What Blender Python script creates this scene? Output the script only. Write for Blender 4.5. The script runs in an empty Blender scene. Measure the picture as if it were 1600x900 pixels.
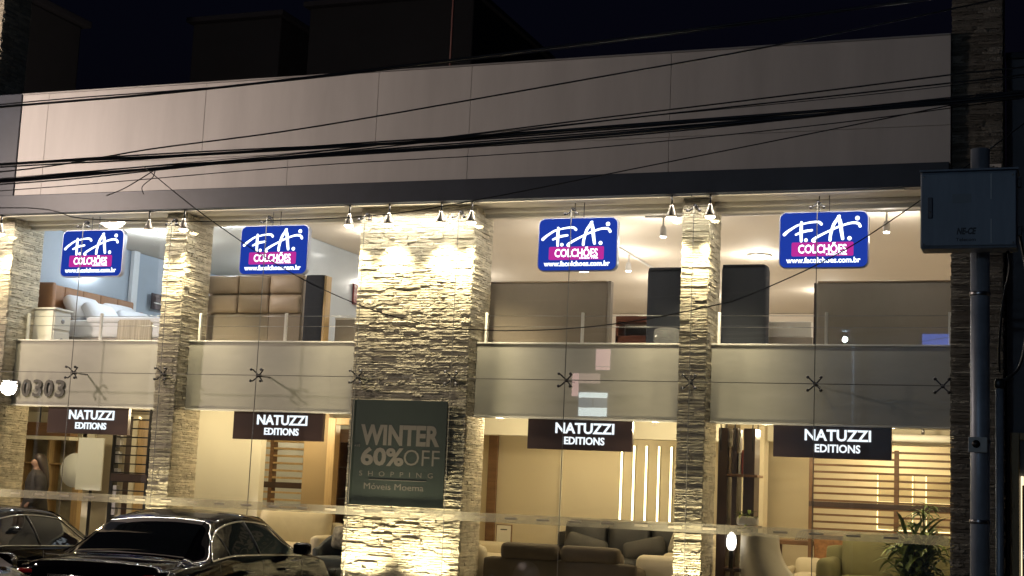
import bpy, bmesh, math, random
from mathutils import Vector, Matrix, noise
random.seed(7)
R = math.radians
scene = bpy.context.scene
COL = scene.collection

# ------------------------------------------------------------------ camera, sky, exposure
YAW, PITCH, ROLL = 0.363966, 0.138121, 0.044632
cam_d = bpy.data.cameras.new('camera')
cam = bpy.data.objects.new('camera', cam_d); COL.objects.link(cam)
fw = Vector((-math.sin(YAW)*math.cos(PITCH), math.cos(YAW)*math.cos(PITCH), math.sin(PITCH)))
rt = Vector((math.cos(YAW), math.sin(YAW), 0)); up = rt.cross(fw)
r2 = rt*math.cos(ROLL) + up*math.sin(ROLL); u2 = -rt*math.sin(ROLL) + up*math.cos(ROLL)
mw = Matrix((r2, u2, -fw)).transposed().to_4x4(); mw.translation = Vector((0, -17.064, 1.7))
cam.matrix_world = mw
cam_d.sensor_width = 36; cam_d.lens = 36*2310/1600
cam_d.clip_start = 0.1; cam_d.clip_end = 600
scene.camera = cam

world = bpy.data.worlds.new('World'); scene.world = world; world.use_nodes = True
wn = world.node_tree.nodes; wl = world.node_tree.links
bg = wn['Background']
sky = wn.new('ShaderNodeTexSky'); sky.sky_type = 'NISHITA'; sky.sun_disc = False
sky.sun_elevation = R(-2.5); sky.sun_rotation = R(200); sky.air_density = 1.2; sky.ozone_density = 3
wl.new(sky.outputs[0], bg.inputs[0]); bg.inputs[1].default_value = 0.05
scene.view_settings.view_transform = 'Standard'
scene.view_settings.look = 'None'
scene.view_settings.gamma = 1.0
scene.view_settings.exposure = 0.0
scene.cycles.use_denoising = True
scene.cycles.max_bounces = 7; scene.cycles.diffuse_bounces = 4; scene.cycles.glossy_bounces = 4
scene.cycles.transparent_max_bounces = 20; scene.cycles.transmission_bounces = 4
scene.cycles.sample_clamp_indirect = 4.0
scene.cycles.caustics_reflective = False; scene.cycles.caustics_refractive = False

# ------------------------------------------------------------------ materials
MATS = {}
def M(name, col, rough=0.55, metal=0.0, var=0.0, vscale=6.0, bump=0.0, bscale=40.0, coat=0.0, emit=None, estr=0.0, spec=0.5, stretch=None, island=0.0):
    if name in MATS: return MATS[name]
    m = bpy.data.materials.new(name); m.use_nodes = True
    nt = m.node_tree; N = nt.nodes; L = nt.links; b = N['Principled BSDF']
    c4 = (*col, 1)
    b.inputs['Base Color'].default_value = c4
    b.inputs['Roughness'].default_value = rough; b.inputs['Metallic'].default_value = metal
    b.inputs['Coat Weight'].default_value = coat; b.inputs['Coat Roughness'].default_value = 0.04
    b.inputs['Specular IOR Level'].default_value = spec
    if emit:
        b.inputs['Emission Color'].default_value = (*emit, 1); b.inputs['Emission Strength'].default_value = estr
    if var or bump or island:
        tc = N.new('ShaderNodeTexCoord'); mp = N.new('ShaderNodeMapping'); L.new(tc.outputs['Object'], mp.inputs[0])
        if stretch: mp.inputs['Scale'].default_value = stretch
    if var or island:
        nz = N.new('ShaderNodeTexNoise'); nz.inputs['Scale'].default_value = vscale; nz.inputs['Detail'].default_value = 6
        nz.inputs['Roughness'].default_value = 0.62
        L.new(mp.outputs[0], nz.inputs['Vector'])
        mr = N.new('ShaderNodeMapRange'); mr.inputs['From Min'].default_value = .3; mr.inputs['From Max'].default_value = .7
        mr.inputs['To Min'].default_value = 1-var; mr.inputs['To Max'].default_value = 1+var
        L.new(nz.outputs[0], mr.inputs[0])
        val = mr.outputs[0]
        if island:
            g = N.new('ShaderNodeNewGeometry'); oi = N.new('ShaderNodeObjectInfo')
            ad = N.new('ShaderNodeMath'); ad.operation = 'ADD'; L.new(g.outputs['Random Per Island'], ad.inputs[0]); L.new(oi.outputs['Random'], ad.inputs[1])
            fr = N.new('ShaderNodeMath'); fr.operation = 'FRACT'; L.new(ad.outputs[0], fr.inputs[0])
            m2 = N.new('ShaderNodeMapRange'); m2.inputs['To Min'].default_value = 1-island; m2.inputs['To Max'].default_value = 1+island
            L.new(fr.outputs[0], m2.inputs[0])
            mu = N.new('ShaderNodeMath'); mu.operation = 'MULTIPLY'; L.new(val, mu.inputs[0]); L.new(m2.outputs[0], mu.inputs[1]); val = mu.outputs[0]
        mx = N.new('ShaderNodeVectorMath'); mx.operation = 'SCALE'; mx.inputs[0].default_value = col
        L.new(val, mx.inputs['Scale']); L.new(mx.outputs[0], b.inputs['Base Color'])
    if bump:
        nb = N.new('ShaderNodeTexNoise'); nb.inputs['Scale'].default_value = bscale; nb.inputs['Detail'].default_value = 8
        L.new(mp.outputs[0], nb.inputs['Vector'])
        bp = N.new('ShaderNodeBump'); bp.inputs['Strength'].default_value = bump; bp.inputs['Distance'].default_value = 0.02
        L.new(nb.outputs[0], bp.inputs['Height']); L.new(bp.outputs[0], b.inputs['Normal'])
    MATS[name] = m; return m

def EM(name, col, s):
    if name in MATS: return MATS[name]
    m = bpy.data.materials.new(name); m.use_nodes = True
    nt = m.node_tree; nt.nodes.remove(nt.nodes['Principled BSDF'])
    e = nt.nodes.new('ShaderNodeEmission'); e.inputs[0].default_value = (*col, 1); e.inputs[1].default_value = s
    nt.links.new(e.outputs[0], nt.nodes['Material Output'].inputs[0]); MATS[name] = m; return m

def GLASS(name, tint=(.97, .98, .97), ior=1.5, dirt=0.0, dirtcol=(.6, .6, .58), boost=1.0):
    if name in MATS: return MATS[name]
    m = bpy.data.materials.new(name); m.use_nodes = True
    nt = m.node_tree; N = nt.nodes; L = nt.links; N.remove(N['Principled BSDF'])
    t = N.new('ShaderNodeBsdfTransparent'); t.inputs[0].default_value = (*tint, 1)
    g = N.new('ShaderNodeBsdfGlossy'); g.inputs['Roughness'].default_value = 0.0
    f = N.new('ShaderNodeFresnel'); ge = N.new('ShaderNodeNewGeometry')   # same reflectance on both faces of a thin pane
    mi = N.new('ShaderNodeMapRange'); mi.inputs['To Min'].default_value = ior; mi.inputs['To Max'].default_value = 1/ior
    L.new(ge.outputs['Backfacing'], mi.inputs[0]); L.new(mi.outputs[0], f.inputs[0])
    mu = N.new('ShaderNodeMath'); mu.operation = 'MULTIPLY'; mu.use_clamp = True; mu.inputs[1].default_value = boost; L.new(f.outputs[0], mu.inputs[0])
    mx = N.new('ShaderNodeMixShader'); L.new(mu.outputs[0], mx.inputs[0]); L.new(t.outputs[0], mx.inputs[1]); L.new(g.outputs[0], mx.inputs[2])
    out = mx.outputs[0]
    if dirt:
        d = N.new('ShaderNodeBsdfDiffuse'); d.inputs[0].default_value = (*dirtcol, 1)
        tr = N.new('ShaderNodeBsdfTranslucent'); tr.inputs[0].default_value = (*dirtcol, 1)
        ms = N.new('ShaderNodeMixShader'); L.new(d.outputs[0], ms.inputs[1]); L.new(tr.outputs[0], ms.inputs[2])
        m2 = N.new('ShaderNodeMixShader'); m2.inputs[0].default_value = dirt
        L.new(out, m2.inputs[1]); L.new(ms.outputs[0], m2.inputs[2]); out = m2.outputs[0]
    L.new(out, N['Material Output'].inputs[0]); MATS[name] = m; return m

stone = M('split_stone', (.56, .51, .40), .85, var=.25, vscale=9, bump=.6, bscale=55, island=.24, spec=.15)
mortar = M('mortar', (.12, .11, .09), .95, var=.2)
cream_panel = M('cream_panel', (.54, .52, .50), .5, var=.09, vscale=1.6, stretch=(1.4, 1.4, .22), bump=.10, bscale=1.1)
dark_frame = M('dark_frame', (.034, .042, .06), .45, var=.15, vscale=3)
soffit_white = M('soffit_white', (.72, .68, .62), .6, var=.06, vscale=3)
spandrel_m = M('spandrel_cream', (.47, .45, .395), .42, var=.07, vscale=1.6, stretch=(1, 1, 3), bump=.05, bscale=2)
trim_white = M('trim_white', (.8, .78, .72), .4)
silicone = M('silicone', (.16, .155, .14), .5)
steel = M('steel', (.30, .30, .31), .3, metal=1, var=.15)
dark_steel = M('dark_steel', (.035, .035, .04), .4, metal=.6)
glass_m = GLASS('facade_glass', (.985, .99, .985))
film_m = GLASS('film', (.94, .94, .90), dirt=.30, dirtcol=(.72, .70, .62))
warm_wall = M('warm_wall', (.66, .58, .41), .7, var=.04, vscale=1.5)
cream_wall = M('cream_wall', (.74, .70, .57), .7, var=.04, vscale=1.5)
cool_wall = M('cool_wall', (.45, .505, .57), .16, var=.06, vscale=1.2)
white_paint = M('white_paint', (.78, .78, .78), .5, var=.04)
ceil_m = M('ceiling', (.70, .63, .53), .8, var=.03, vscale=1)
floor_m = M('floor_tile', (.45, .40, .32), .3, var=.08, vscale=3)
wood = M('wood', (.17, .09, .04), .45, var=.25, vscale=3, stretch=(1, 1, 9))
wood_lt = M('wood_light', (.50, .35, .17), .45, var=.2, vscale=3, stretch=(9, 9, 1))
dark_brown = M('dark_brown', (.05, .03, .022), .4, var=.15)
sign_brown = M('sign_brown', (.06, .036, .034), .35, var=.05)
black_m = M('black_metal', (.012, .012, .012), .4)
road_m = M('asphalt', (.045, .045, .047), .85, var=.25, vscale=8, bump=.5, bscale=120)
walk_m = M('sidewalk_concrete', (.11, .105, .10), .85, var=.2, vscale=4, bump=.4, bscale=60)

# ------------------------------------------------------------------ mesh helpers
class MB:
    def __init__(s): s.v = []; s.f = []; s.sm = []
    def add(s, vs, fs, smooth=False):
        o = len(s.v); s.v += [tuple(p) for p in vs]
        for f in fs: s.f.append(tuple(i+o for i in f)); s.sm.append(smooth)
        return s
    def box(s, x0, x1, y0, y1, z0, z1):
        vs = [(x0,y0,z0),(x1,y0,z0),(x1,y1,z0),(x0,y1,z0),(x0,y0,z1),(x1,y0,z1),(x1,y1,z1),(x0,y1,z1)]
        return s.add(vs, [(0,3,2,1),(4,5,6,7),(0,1,5,4),(1,2,6,5),(2,3,7,6),(3,0,4,7)])
    def bbox(s, x0, x1, y0, y1, z0, z1, b=.006):
        """box with chamfered edges"""
        bm = bmesh.new(); bmesh.ops.create_cube(bm, size=1)
        for v in bm.verts: v.co = Vector(((x0+x1)/2+v.co.x*(x1-x0), (y0+y1)/2+v.co.y*(y1-y0), (z0+z1)/2+v.co.z*(z1-z0)))
        bmesh.ops.bevel(bm, geom=bm.edges[:], offset=b, segments=2, affect='EDGES', profile=.5)
        bm.verts.index_update()
        s.add([v.co[:] for v in bm.verts], [tuple(v.index for v in f.verts) for f in bm.faces]); bm.free(); return s
    def rbox(s, c, h, r, n=6, puff=(0, 0, 0), smooth=True):
        """rounded, optionally puffed box: centre c, half sizes h, corner radius r"""
        idx = {}; vs = []; fs = []
        hx, hy, hz = h; r = min(r, hx, hy, hz)
        def vert(p):
            k = tuple(round(a, 5) for a in p)
            if k in idx: return idx[k]
            q = []; d = []
            for a, hh in zip(p, h):
                w = a*hh; inn = hh-r; cl = max(-inn, min(inn, w)); q.append(cl); d.append(w-cl)
            dv = Vector(d)
            if dv.length > 1e-9: dv = dv.normalized()*r
            out = [q[i]+dv[i] for i in range(3)]
            for ax in range(3):
                if puff[ax]:
                    o = [p[i] for i in range(3) if i != ax]
                    out[ax] += p[ax]*puff[ax]*(1-o[0]**2)*(1-o[1]**2)
            vs.append((c[0]+out[0], c[1]+out[1], c[2]+out[2])); idx[k] = len(vs)-1; return idx[k]
        # non-uniform param so that corners get detail
        ps = [-1, -.93, -.8, -.5, 0, .5, .8, .93, 1] if n >= 8 else ([-1, -.88, -.5, 0, .5, .88, 1] if n >= 6 else [-1, -.8, 0, .8, 1])
        for ax in range(3):
            a, b2 = [(1, 2), (2, 0), (0, 1)][ax]
            for sg in (-1, 1):
                for i in range(len(ps)-1):
                    for j in range(len(ps)-1):
                        q = []
                        for (u, w) in ((i, j), (i+1, j), (i+1, j+1), (i, j+1)):
                            p = [0, 0, 0]; p[ax] = sg; p[a] = ps[u]; p[b2] = ps[w]; q.append(vert(p))
                        fs.append(tuple(q) if sg > 0 else tuple(reversed(q)))
        return s.add(vs, fs, smooth)
    def tube(s, pts, r, n=8, cap=True, smooth=True):
        pts = [Vector(p) for p in pts]; vs = []; fs = []
        rr = r if isinstance(r, (list, tuple)) else [r]*len(pts)
        prev = None
        for i, p in enumerate(pts):
            d = (pts[min(i+1, len(pts)-1)]-pts[max(i-1, 0)]).normalized()
            if prev is None:
                a = d.cross(Vector((0, 0, 1)))
                if a.length < .01: a = d.cross(Vector((1, 0, 0)))
                a.normalize()
            else:
                a = (prev - d*prev.dot(d)).normalized()
            prev = a; b = d.cross(a)
            for k in range(n):
                t = 2*math.pi*k/n; vs.append(p+(a*math.cos(t)+b*math.sin(t))*rr[i])
        for i in range(len(pts)-1):
            for k in range(n):
                fs.append((i*n+k, i*n+(k+1) % n, (i+1)*n+(k+1) % n, (i+1)*n+k))
        if cap:
            fs.append(tuple(range(n))[::-1]); fs.append(tuple((len(pts)-1)*n+k for k in range(n)))
        return s.add(vs, fs, smooth)
    def lathe(s, c, prof, n=20, axis='z'):
        vs = []; fs = []
        for (r, h) in prof:
            for k in range(n):
                t = 2*math.pi*k/n; x, y = r*math.cos(t), r*math.sin(t)
                vs.append((c[0]+x, c[1]+y, c[2]+h) if axis == 'z' else ((c[0]+x, c[1]+h, c[2]+y) if axis == 'y' else (c[0]+h, c[1]+x, c[2]+y)))
        m = len(prof)
        for i in range(m-1):
            for k in range(n): fs.append((i*n+k, i*n+(k+1) % n, (i+1)*n+(k+1) % n, (i+1)*n+k))
        fs.append(tuple(range(n))[::-1]); fs.append(tuple((m-1)*n+k for k in range(n)))
        return s.add(vs, fs, True)
    def prism(s, out, y0, y1):
        """outline of (x, z) points, extruded along y"""
        n = len(out); vs = [(x, y0, z) for x, z in out]+[(x, y1, z) for x, z in out]
        fs = [tuple(range(n)), tuple(range(2*n-1, n-1, -1))]+[(i, n+i, n+(i+1) % n, (i+1) % n) for i in range(n)]
        return s.add(vs, fs)
    def build(s, name, mat, parent=None, loc=None):
        me = bpy.data.meshes.new(name); me.from_pydata(s.v, [], s.f); me.update()
        if any(s.sm): me.polygons.foreach_set('use_smooth', s.sm)
        if mat: me.materials.append(mat)
        o = bpy.data.objects.new(name, me); COL.objects.link(o)
        if parent: o.parent = parent
        if loc: o.location = loc
        return o

def tag(o, label=None, cat=None, group=None, kind=None):
    if label: o['label'] = label
    if cat: o['category'] = cat
    if group: o['group'] = group
    if kind: o['kind'] = kind
    return o
def thing(name, label, cat, loc=(0, 0, 0), rz=0, group=None):
    o = bpy.data.objects.new(name, None); COL.objects.link(o); o.empty_display_size = .2
    o.location = loc; o.rotation_euler = (0, 0, rz); return tag(o, label, cat, group)
def copy_tree(o, parent=None):
    c = o.copy(); COL.objects.link(c); c.parent = parent
    for ch in list(o.children): copy_tree(ch, c)
    return c
def inst(name, mesh, parent, loc, scale=(1, 1, 1), rz=0):
    o = bpy.data.objects.new(name, mesh); COL.objects.link(o); o.parent = parent
    o.location = loc; o.scale = scale; o.rotation_euler = (0, 0, rz); return o
def light(name, kind, parent, loc, energy, col, **kw):
    d = bpy.data.lights.new(name, kind); d.energy = energy; d.color = col
    rot = kw.pop('rot', None)
    for k, v in kw.items(): setattr(d, k, v)
    o = bpy.data.objects.new(name, d); COL.objects.link(o); o.parent = parent; o.location = loc
    if rot: o.rotation_euler = rot
    return o
def text(name, s, parent, mat, cx, y, z0, w=None, h=.1, bold=0.0, depth=.004, spacing=1.0, left=None, shear=0):
    """flat lettering facing -y; bottom of its capitals at z0, centred at cx (or starting at left)"""
    cu = bpy.data.curves.new(name, 'FONT'); cu.body = s; cu.size = 1; cu.offset = bold; cu.extrude = 0; cu.space_character = spacing; cu.shear = shear
    cu.resolution_u = 3
    t = bpy.data.objects.new(name+'_tmp', cu); COL.objects.link(t)
    dg = bpy.context.evaluated_depsgraph_get(); dg.update()
    me = bpy.data.meshes.new_from_object(t.evaluated_get(dg)); bpy.data.objects.remove(t); bpy.data.curves.remove(cu)
    bm = bmesh.new(); bm.from_mesh(me)
    r = bmesh.ops.extrude_face_region(bm, geom=bm.faces[:])
    for e in r['geom']:
        if isinstance(e, bmesh.types.BMVert): e.co.z += 1.0
    bmesh.ops.recalc_face_normals(bm, faces=bm.faces[:])
    xs = [v.co.x for v in bm.verts]; x0, x1 = min(xs), max(xs)
    CAP = .69
    sz = h/CAP; sx = sz if w is None else w/(x1-x0)
    ox = cx-(x1-x0)*sx/2 if left is None else left
    for v in bm.verts: v.co = Vector((ox+(v.co.x-x0)*sx, y-v.co.z*depth, z0+v.co.y*sz))
    bmesh.ops.recalc_face_normals(bm, faces=bm.faces[:])
    for f in bm.faces: f.smooth = False
    bm.to_mesh(me); bm.free(); me.name = name; me.materials.clear(); me.materials.append(mat)
    o = bpy.data.objects.new(name, me); COL.objects.link(o); o.parent = parent; return o
def spline(pts, n=6):
    """Catmull-Rom through points"""
    P = [Vector(p) for p in pts]; out = []
    for i in range(len(P)-1):
        a = P[i-1] if i else P[0]*2-P[1]; b = P[i]; c = P[i+1]; d = P[i+2] if i+2 < len(P) else P[-1]*2-P[-2]
        for k in range(n):
            t = k/n
            out.append(.5*((2*b)+(c-a)*t+(2*a-5*b+4*c-d)*t*t+(3*b-a-3*c+d)*t**3))
    out.append(P[-1]); return out

# ------------------------------------------------------------------ ground
GZ = -0.06
tag(MB().box(-150, 150, -150, 150, -.6, GZ-.14).build('ground', walk_m), kind='structure')
tag(MB().box(-120, 120, -14.6, -7.6, -.4, GZ-.12).build('road', road_m), kind='structure')
tag(MB().bbox(-120, 120, -7.6, 14, -.5, GZ, .02).build('forecourt_pavement', walk_m), kind='structure')
tag(MB().bbox(-120, 120, -40, -14.6, -.5, GZ, .02).build('opposite_pavement', walk_m), kind='structure')
m = MB()
for i in range(-20, 20): m.box(i*4, i*4+2, -11.16, -11.04, GZ-.118, GZ-.114)
tag(m.build('lane_marking', M('road_paint', (.6, .6, .55), .7, var=.2)), kind='structure')

# ------------------------------------------------------------------ shop building shell
bld = thing('shop_building', 'two storey furniture showroom with pale parapet and glazed stone front', 'building', (0, 0, 0))
MB().box(-15.4, -.70, -.06, 12.2, GZ-.1, .35).build('floor_slab', floor_m, bld)
MB().box(-17.6, -.9, .52, 12.1, 2.78, 3.40).build('upper_floor_slab', ceil_m, bld)
MB().box(-15.4, -.70, .68, 12.2, 5.46, 5.62).build('upper_ceiling', ceil_m, bld)
MB().box(-15.6, -.70, -.02, .70, 5.34, 5.60).build('soffit', soffit_white, bld)
m = MB(); m.bbox(-14.3, -1.24, .50, .62, 5.235, 5.337, .008); m.bbox(-14.3, -1.24, .40, .498, 5.285, 5.337, .008)
m.build('cornice_moulding', soffit_white, bld)
MB().box(-15.4, -.7, .2, 12.2, 5.64, 5.74).build('roof', dark_frame, bld)
# parapet panels with open joints
xs = [-14.19, -13.73, -11.10, -8.47, -7.15, -4.52, -1.24]
for a, b in zip(xs[:-1], xs[1:]): MB().bbox(a+.002, b-.002, -.08, .0, 6.06, 7.11, .004).build('parapet_panel', cream_panel, bld)
xs = [-14.19, -13.73, -9.75, -7.15, -4.52, -1.24]
for a, b in zip(xs[:-1], xs[1:]): MB().bbox(a+.002, b-.002, -.08, .0, 5.615, 6.057, .004).build('parapet_panel', cream_panel, bld)
MB().box(-14.19, -1.24, .002, .18, 5.60, 7.10).build('parapet_wall', dark_frame, bld)
MB().bbox(-14.21, -1.24, -.09, .02, 7.113, 7.135, .004).build('parapet_coping', M('coping', (.35, .34, .33), .4, metal=.4), bld)
MB().bbox(-14.74, -1.25, -.165, -.0, 5.335, 5.612, .008).build('fascia_beam', dark_frame, bld)
MB().bbox(-14.73, -14.195, -.10, .3, 5.614, 7.13, .008).build('fascia_end', dark_frame, bld)
# spandrels, one per bay
for (a, b) in ((-14.29, -11.70), (-11.37, -8.70), (-7.09, -4.37), (-4.04, -1.24)):
    sp = MB().bbox(a, b, .38, .50, 2.665, 3.575, .006).build('spandrel_panel', spandrel_m, bld)
    MB().bbox(a, b, .365, .52, 3.577, 3.598, .004).build('sill', trim_white, sp)
    MB().bbox(a, b, .37, .52, 2.642, 2.663, .004).build('bottom_trim', trim_white, sp)
# walls of the rooms
MB().box(-14.86, -14.72, .8, 8.2, 3.41, 5.45).build('upper_left_wall', cool_wall, bld)
MB().box(-14.70, -10.98, 8.0, 8.2, 3.41, 5.45).build('upper_rear_wall', cool_wall, bld)
MB().box(-10.97, -10.87, 2.6, 12, 3.41, 5.45).build('partition_wall', cool_wall, bld)
MB().box(-10.86, -.9, 11.9, 12.1, 3.41, 5.45).build('upper_back_wall', ceil_m, bld)
MB().box(-.92, -.75, .6, 12, .36, 5.45).build('right_wall', ceil_m, bld)
MB().box(-17.7, -17.5, .5, 8, .36, 2.77).build('left_wall', warm_wall, bld)
MB().box(-17.5, -12.95, 4.6, 4.8, .36, 2.77).build('rear_wall', cream_wall, bld)
MB().box(-12.95, -11.07, 2.0, 2.14, .36, 2.77).build('display_wall', cream_wall, bld)
MB().box(-12.95, -8.5, 4.9, 5.0, .36, 2.77).build('rear_wall', M('blue_grey_wall', (.42, .44, .42), .3), bld)
MB().box(-8.6, -4.2, 4.0, 4.15, .36, 2.77).build('feature_wall', warm_wall, bld)
MB().box(-4.2, -.93, 4.8, 4.95, .36, 2.77).build('rear_wall', warm_wall, bld)
MB().box(-8.72, -8.6, 2.0, 5, .36, 2.77).build('dividing_wall', warm_wall, bld)
MB().bbox(-8.58, -4.3, 2.2, 2.4, 2.50, 2.775, .006).build('ceiling_bulkhead', cream_wall, bld)
MB().bbox(-4.1, -.95, 3.1, 3.3, 2.56, 2.775, .006).build('ceiling_bulkhead', cream_wall, bld)
MB().bbox(-4.20, -3.86, 2.9, 3.2, .36, 2.77, .01).build('pilaster', warm_wall, bld)
MB().bbox(-8.26, -8.12, 3.93, 3.998, .36, 2.62, .004).build('wood_strip', wood, bld)
MB().bbox(-6.9, -4.3, 3.90, 3.998, 1.34, 1.37, .004).build('wall_ledge', dark_brown, bld)
MB().bbox(-7.12, -7.08, 3.96, 3.998, .36, 2.77, .004).build('wall_strip', cream_wall, bld)
for x in (-14.68,):
    for y in (3.55, 5.4): MB().bbox(x-.02, x+.05, y, y+.16, 3.41, 5.45, .005).build('wall_post', white_paint, bld)

# ------------------------------------------------------------------ ledgestone columns
def stone_variant(seed):
    rnd = random.Random(seed); nx = 6; vs = []; fs = []
    # front grid (x along length, z height) with split face; unit size, depth 1 at front y=0, back y=1
    zs = [0, .5, 1]
    for iz, z in enumerate(zs):
        for ix in range(nx+1):
            x = ix/nx
            edge = (iz != 1)
            y = rnd.uniform(.0, .085) + (.04 if edge else 0) + (.05 if ix in (0, nx) else 0)
            zz = z + (rnd.uniform(-.16, .16) if True else 0)*(1 if edge else .5)
            vs.append((x+rnd.uniform(-.04, .04)*(0 < ix < nx), y, zz))
    k = nx+1
    for iz in range(2):
        for ix in range(nx): fs.append((iz*k+ix, iz*k+ix+1, (iz+1)*k+ix+1, (iz+1)*k+ix))
    o = len(vs)
    for ix in range(nx+1): vs.append((ix/nx, 1, 0))
    for ix in range(nx+1): vs.append((ix/nx, 1, 1))
    for ix in range(nx):
        fs.append((ix+1, ix, o+ix, o+ix+1)); fs.append((2*k+ix, 2*k+ix+1, o+k+ix+1, o+k+ix))
    fs.append((0, k, 2*k, o+k, o)); fs.append((k-1+k, k-1, o+k-1, o+2*k-1, 3*k-1))
    return vs, fs
VAR = [stone_variant(i) for i in range(28)]
VMESH = []; VDARK = []
stone_dark = M('shaded_stone', (.20, .19, .165), .9, var=.3, vscale=9, bump=.8, bscale=55, island=.3, spec=.15)  # same stone; the unlit pier's shade is put into a darker colour
for i, (vs, fs) in enumerate(VAR):
    me = bpy.data.meshes.new('stone'); me.from_pydata(vs, [], fs); me.update(); me.materials.append(stone); VMESH.append(me)
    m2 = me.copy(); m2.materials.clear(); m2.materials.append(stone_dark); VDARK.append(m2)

def column(label, x0, x1, y0, y1, z0, z1, right=True, left=False, limit=300, zvis=(0.2, 8.6), rowh=(.020, .043), dark=False):
    rnd = random.Random(label)
    t = thing('stone_column', label, 'column', ((x0+x1)/2, (y0+y1)/2, z0))
    ox, oy, oz = (x0+x1)/2, (y0+y1)/2, z0
    MB().box(x0+.03-ox, x1-.03-ox, y0+.045-oy, y1-oy, 0, z1-z0).build('core', mortar, t)
    st = []
    z = z0
    while z < z1-.02:
        h = min(rnd.uniform(*rowh), z1-z); x = x0-rnd.uniform(0, .012)
        while x < x1-.01:
            l = rnd.uniform(.10, .42); 
            if x1-(x+l) < .09: l = x1-x+rnd.uniform(0, .012)
            dep = rnd.choice((.066, .069, .070, .072, .074, .076, .081)) + rnd.uniform(-.002, .002)
            st.append((x, y0+.07-dep, z, l-.003, dep, h-.003, rnd.randrange(len(VAR)))); x += l
        z += h
    vis = sorted([s for s in st if zvis[0] <= s[2] <= zvis[1]], key=lambda s: -s[3]*s[5])[:limit]
    vs_ = set(id(s) for s in vis)
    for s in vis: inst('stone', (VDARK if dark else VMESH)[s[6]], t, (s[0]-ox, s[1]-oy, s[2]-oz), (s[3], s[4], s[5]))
    rest = MB()
    for s in st:
        if id(s) in vs_: continue
        vs, fs = VAR[s[6]]; rest.add([(s[0]-ox+v[0]*s[3], s[1]-oy+v[1]*s[4], s[2]-oz+v[2]*s[5]) for v in vs], fs)
    for (on, xe, sg) in ((right, x1, 1), (left, x0, -1)):
        if not on: continue
        z = z0
        while z < z1-.02:
            h = min(rnd.uniform(rowh[0], rowh[1]), z1-z); y = y0+.03
            while y < y1-.01:
                l = rnd.uniform(.10, .35)
                if y1-(y+l) < .08: l = y1-y
                dep = rnd.uniform(.035, .055) if y < y0+.22 else rnd.uniform(.030, .038)
                vs, fs = VAR[rnd.randrange(len(VAR))]
                # rotate the unit stone so that its face looks along +x / -x
                pts = []
                for v in vs:
                    pts.append((xe-ox+sg*(-.032+dep-v[1]*dep), y-oy+(v[0] if sg > 0 else 1-v[0])*(l-.003), z-oz+v[2]*(h-.003)))
                rest.add(pts, fs); y += l
            z += h
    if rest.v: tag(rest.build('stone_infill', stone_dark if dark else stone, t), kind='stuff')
    return t
column('ledgestone column at the left end of the shop, cut off by the picture edge', -14.64, -14.30, .12, .80, GZ, 5.335)
column('narrow lit ledgestone column between the bed window and the tufted headboard window', -11.70, -11.38, .12, .80, GZ, 5.335)
column('wide lit ledgestone pillar carrying the winter sale banner', -8.70, -7.10, .12, .80, GZ, 5.335)
column('narrow lit ledgestone column between the two right hand shop windows', -4.37, -4.05, .12, .80, GZ, 5.335)
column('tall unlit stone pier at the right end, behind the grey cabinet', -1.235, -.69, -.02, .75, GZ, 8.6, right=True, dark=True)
column('tall stone pier rising past the roof at the top left corner', -15.40, -14.75, -.02, .6, 5.64, 10.5, right=True, zvis=(6.5, 10.5))

# ------------------------------------------------------------------ glass curtain wall
cw = thing('glass_facade', 'frameless point fixed glass facade with steel spiders across the shop front', 'glass facade')
gx = [-14.45, -13.01, -11.55, -10.06, -8.60, -7.27, -5.76, -4.21, -2.74, -1.25]
gz = [GZ+.02, 3.10, 5.215]
for i in range(len(gx)-1):
    for j in range(2):
        MB().box(gx[i]+.005, gx[i+1]-.005, 0, .012, gz[j]+.005, gz[j+1]-.005).build('glass_pane', glass_m, cw)
for x in gx[1:-1]: MB().box(x-.0045, x+.0045, .002, .010, gz[0], gz[2]).build('vertical_joint', silicone, cw)
MB().box(gx[0], gx[-1], .0025, .0095, 3.0955, 3.1045).build('horizontal_joint', silicone, cw)
MB().box(gx[0], gx[-1], -.006, -.002, 1.345, 1.452).build('film_strip', film_m, cw)
fm = M('film_mark', (.42, .38, .30), .8)
x = gx[0]+.2
while x < gx[-1]-.3:
    MB().bbox(x, x+.16, -.0085, -.0065, 1.388, 1.412, .0008).build('film_mark', fm, cw); x += .41
def spider(x, z, up=True, dn=True):
    o = MB()
    for sx in (-1, 1):
        for sz in ([1] if up else [])+([-1] if dn else []):
            e = (x+sx*.075, .0, z+sz*.075)
            o.tube([(x, .07, z), (x+sx*.05, .055, z+sz*.05), (e[0], .04, e[2])], .009, 8)
            o.tube([(e[0], .05, e[2]), (e[0], -.012, e[2])], .008, 8)
            o.lathe((e[0], -.022, e[2]), [(.004, 0), (.017, .003), (.019, .010), (.018, .02)], 12, 'y')
    o.tube([(x, .05, z), (x, .12, z)], .022, 12)
    ob = o.build('spider_fitting', dark_steel, cw)
    return ob
for x in gx[1:-1]: spider(x, 3.10)
spider(-1.33, 3.10); spider(-14.36, 3.10)
for x in gx[1:-1]: spider(x, 5.235, up=False)
for x in gx[1:-1]:
    if x not in (-11.55, -8.60, -7.27, -4.21):
        MB().tube([(x, .12, 3.10), (x, .372, 3.10)], .012, 10).build('spider_rod', steel, cw)

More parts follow.
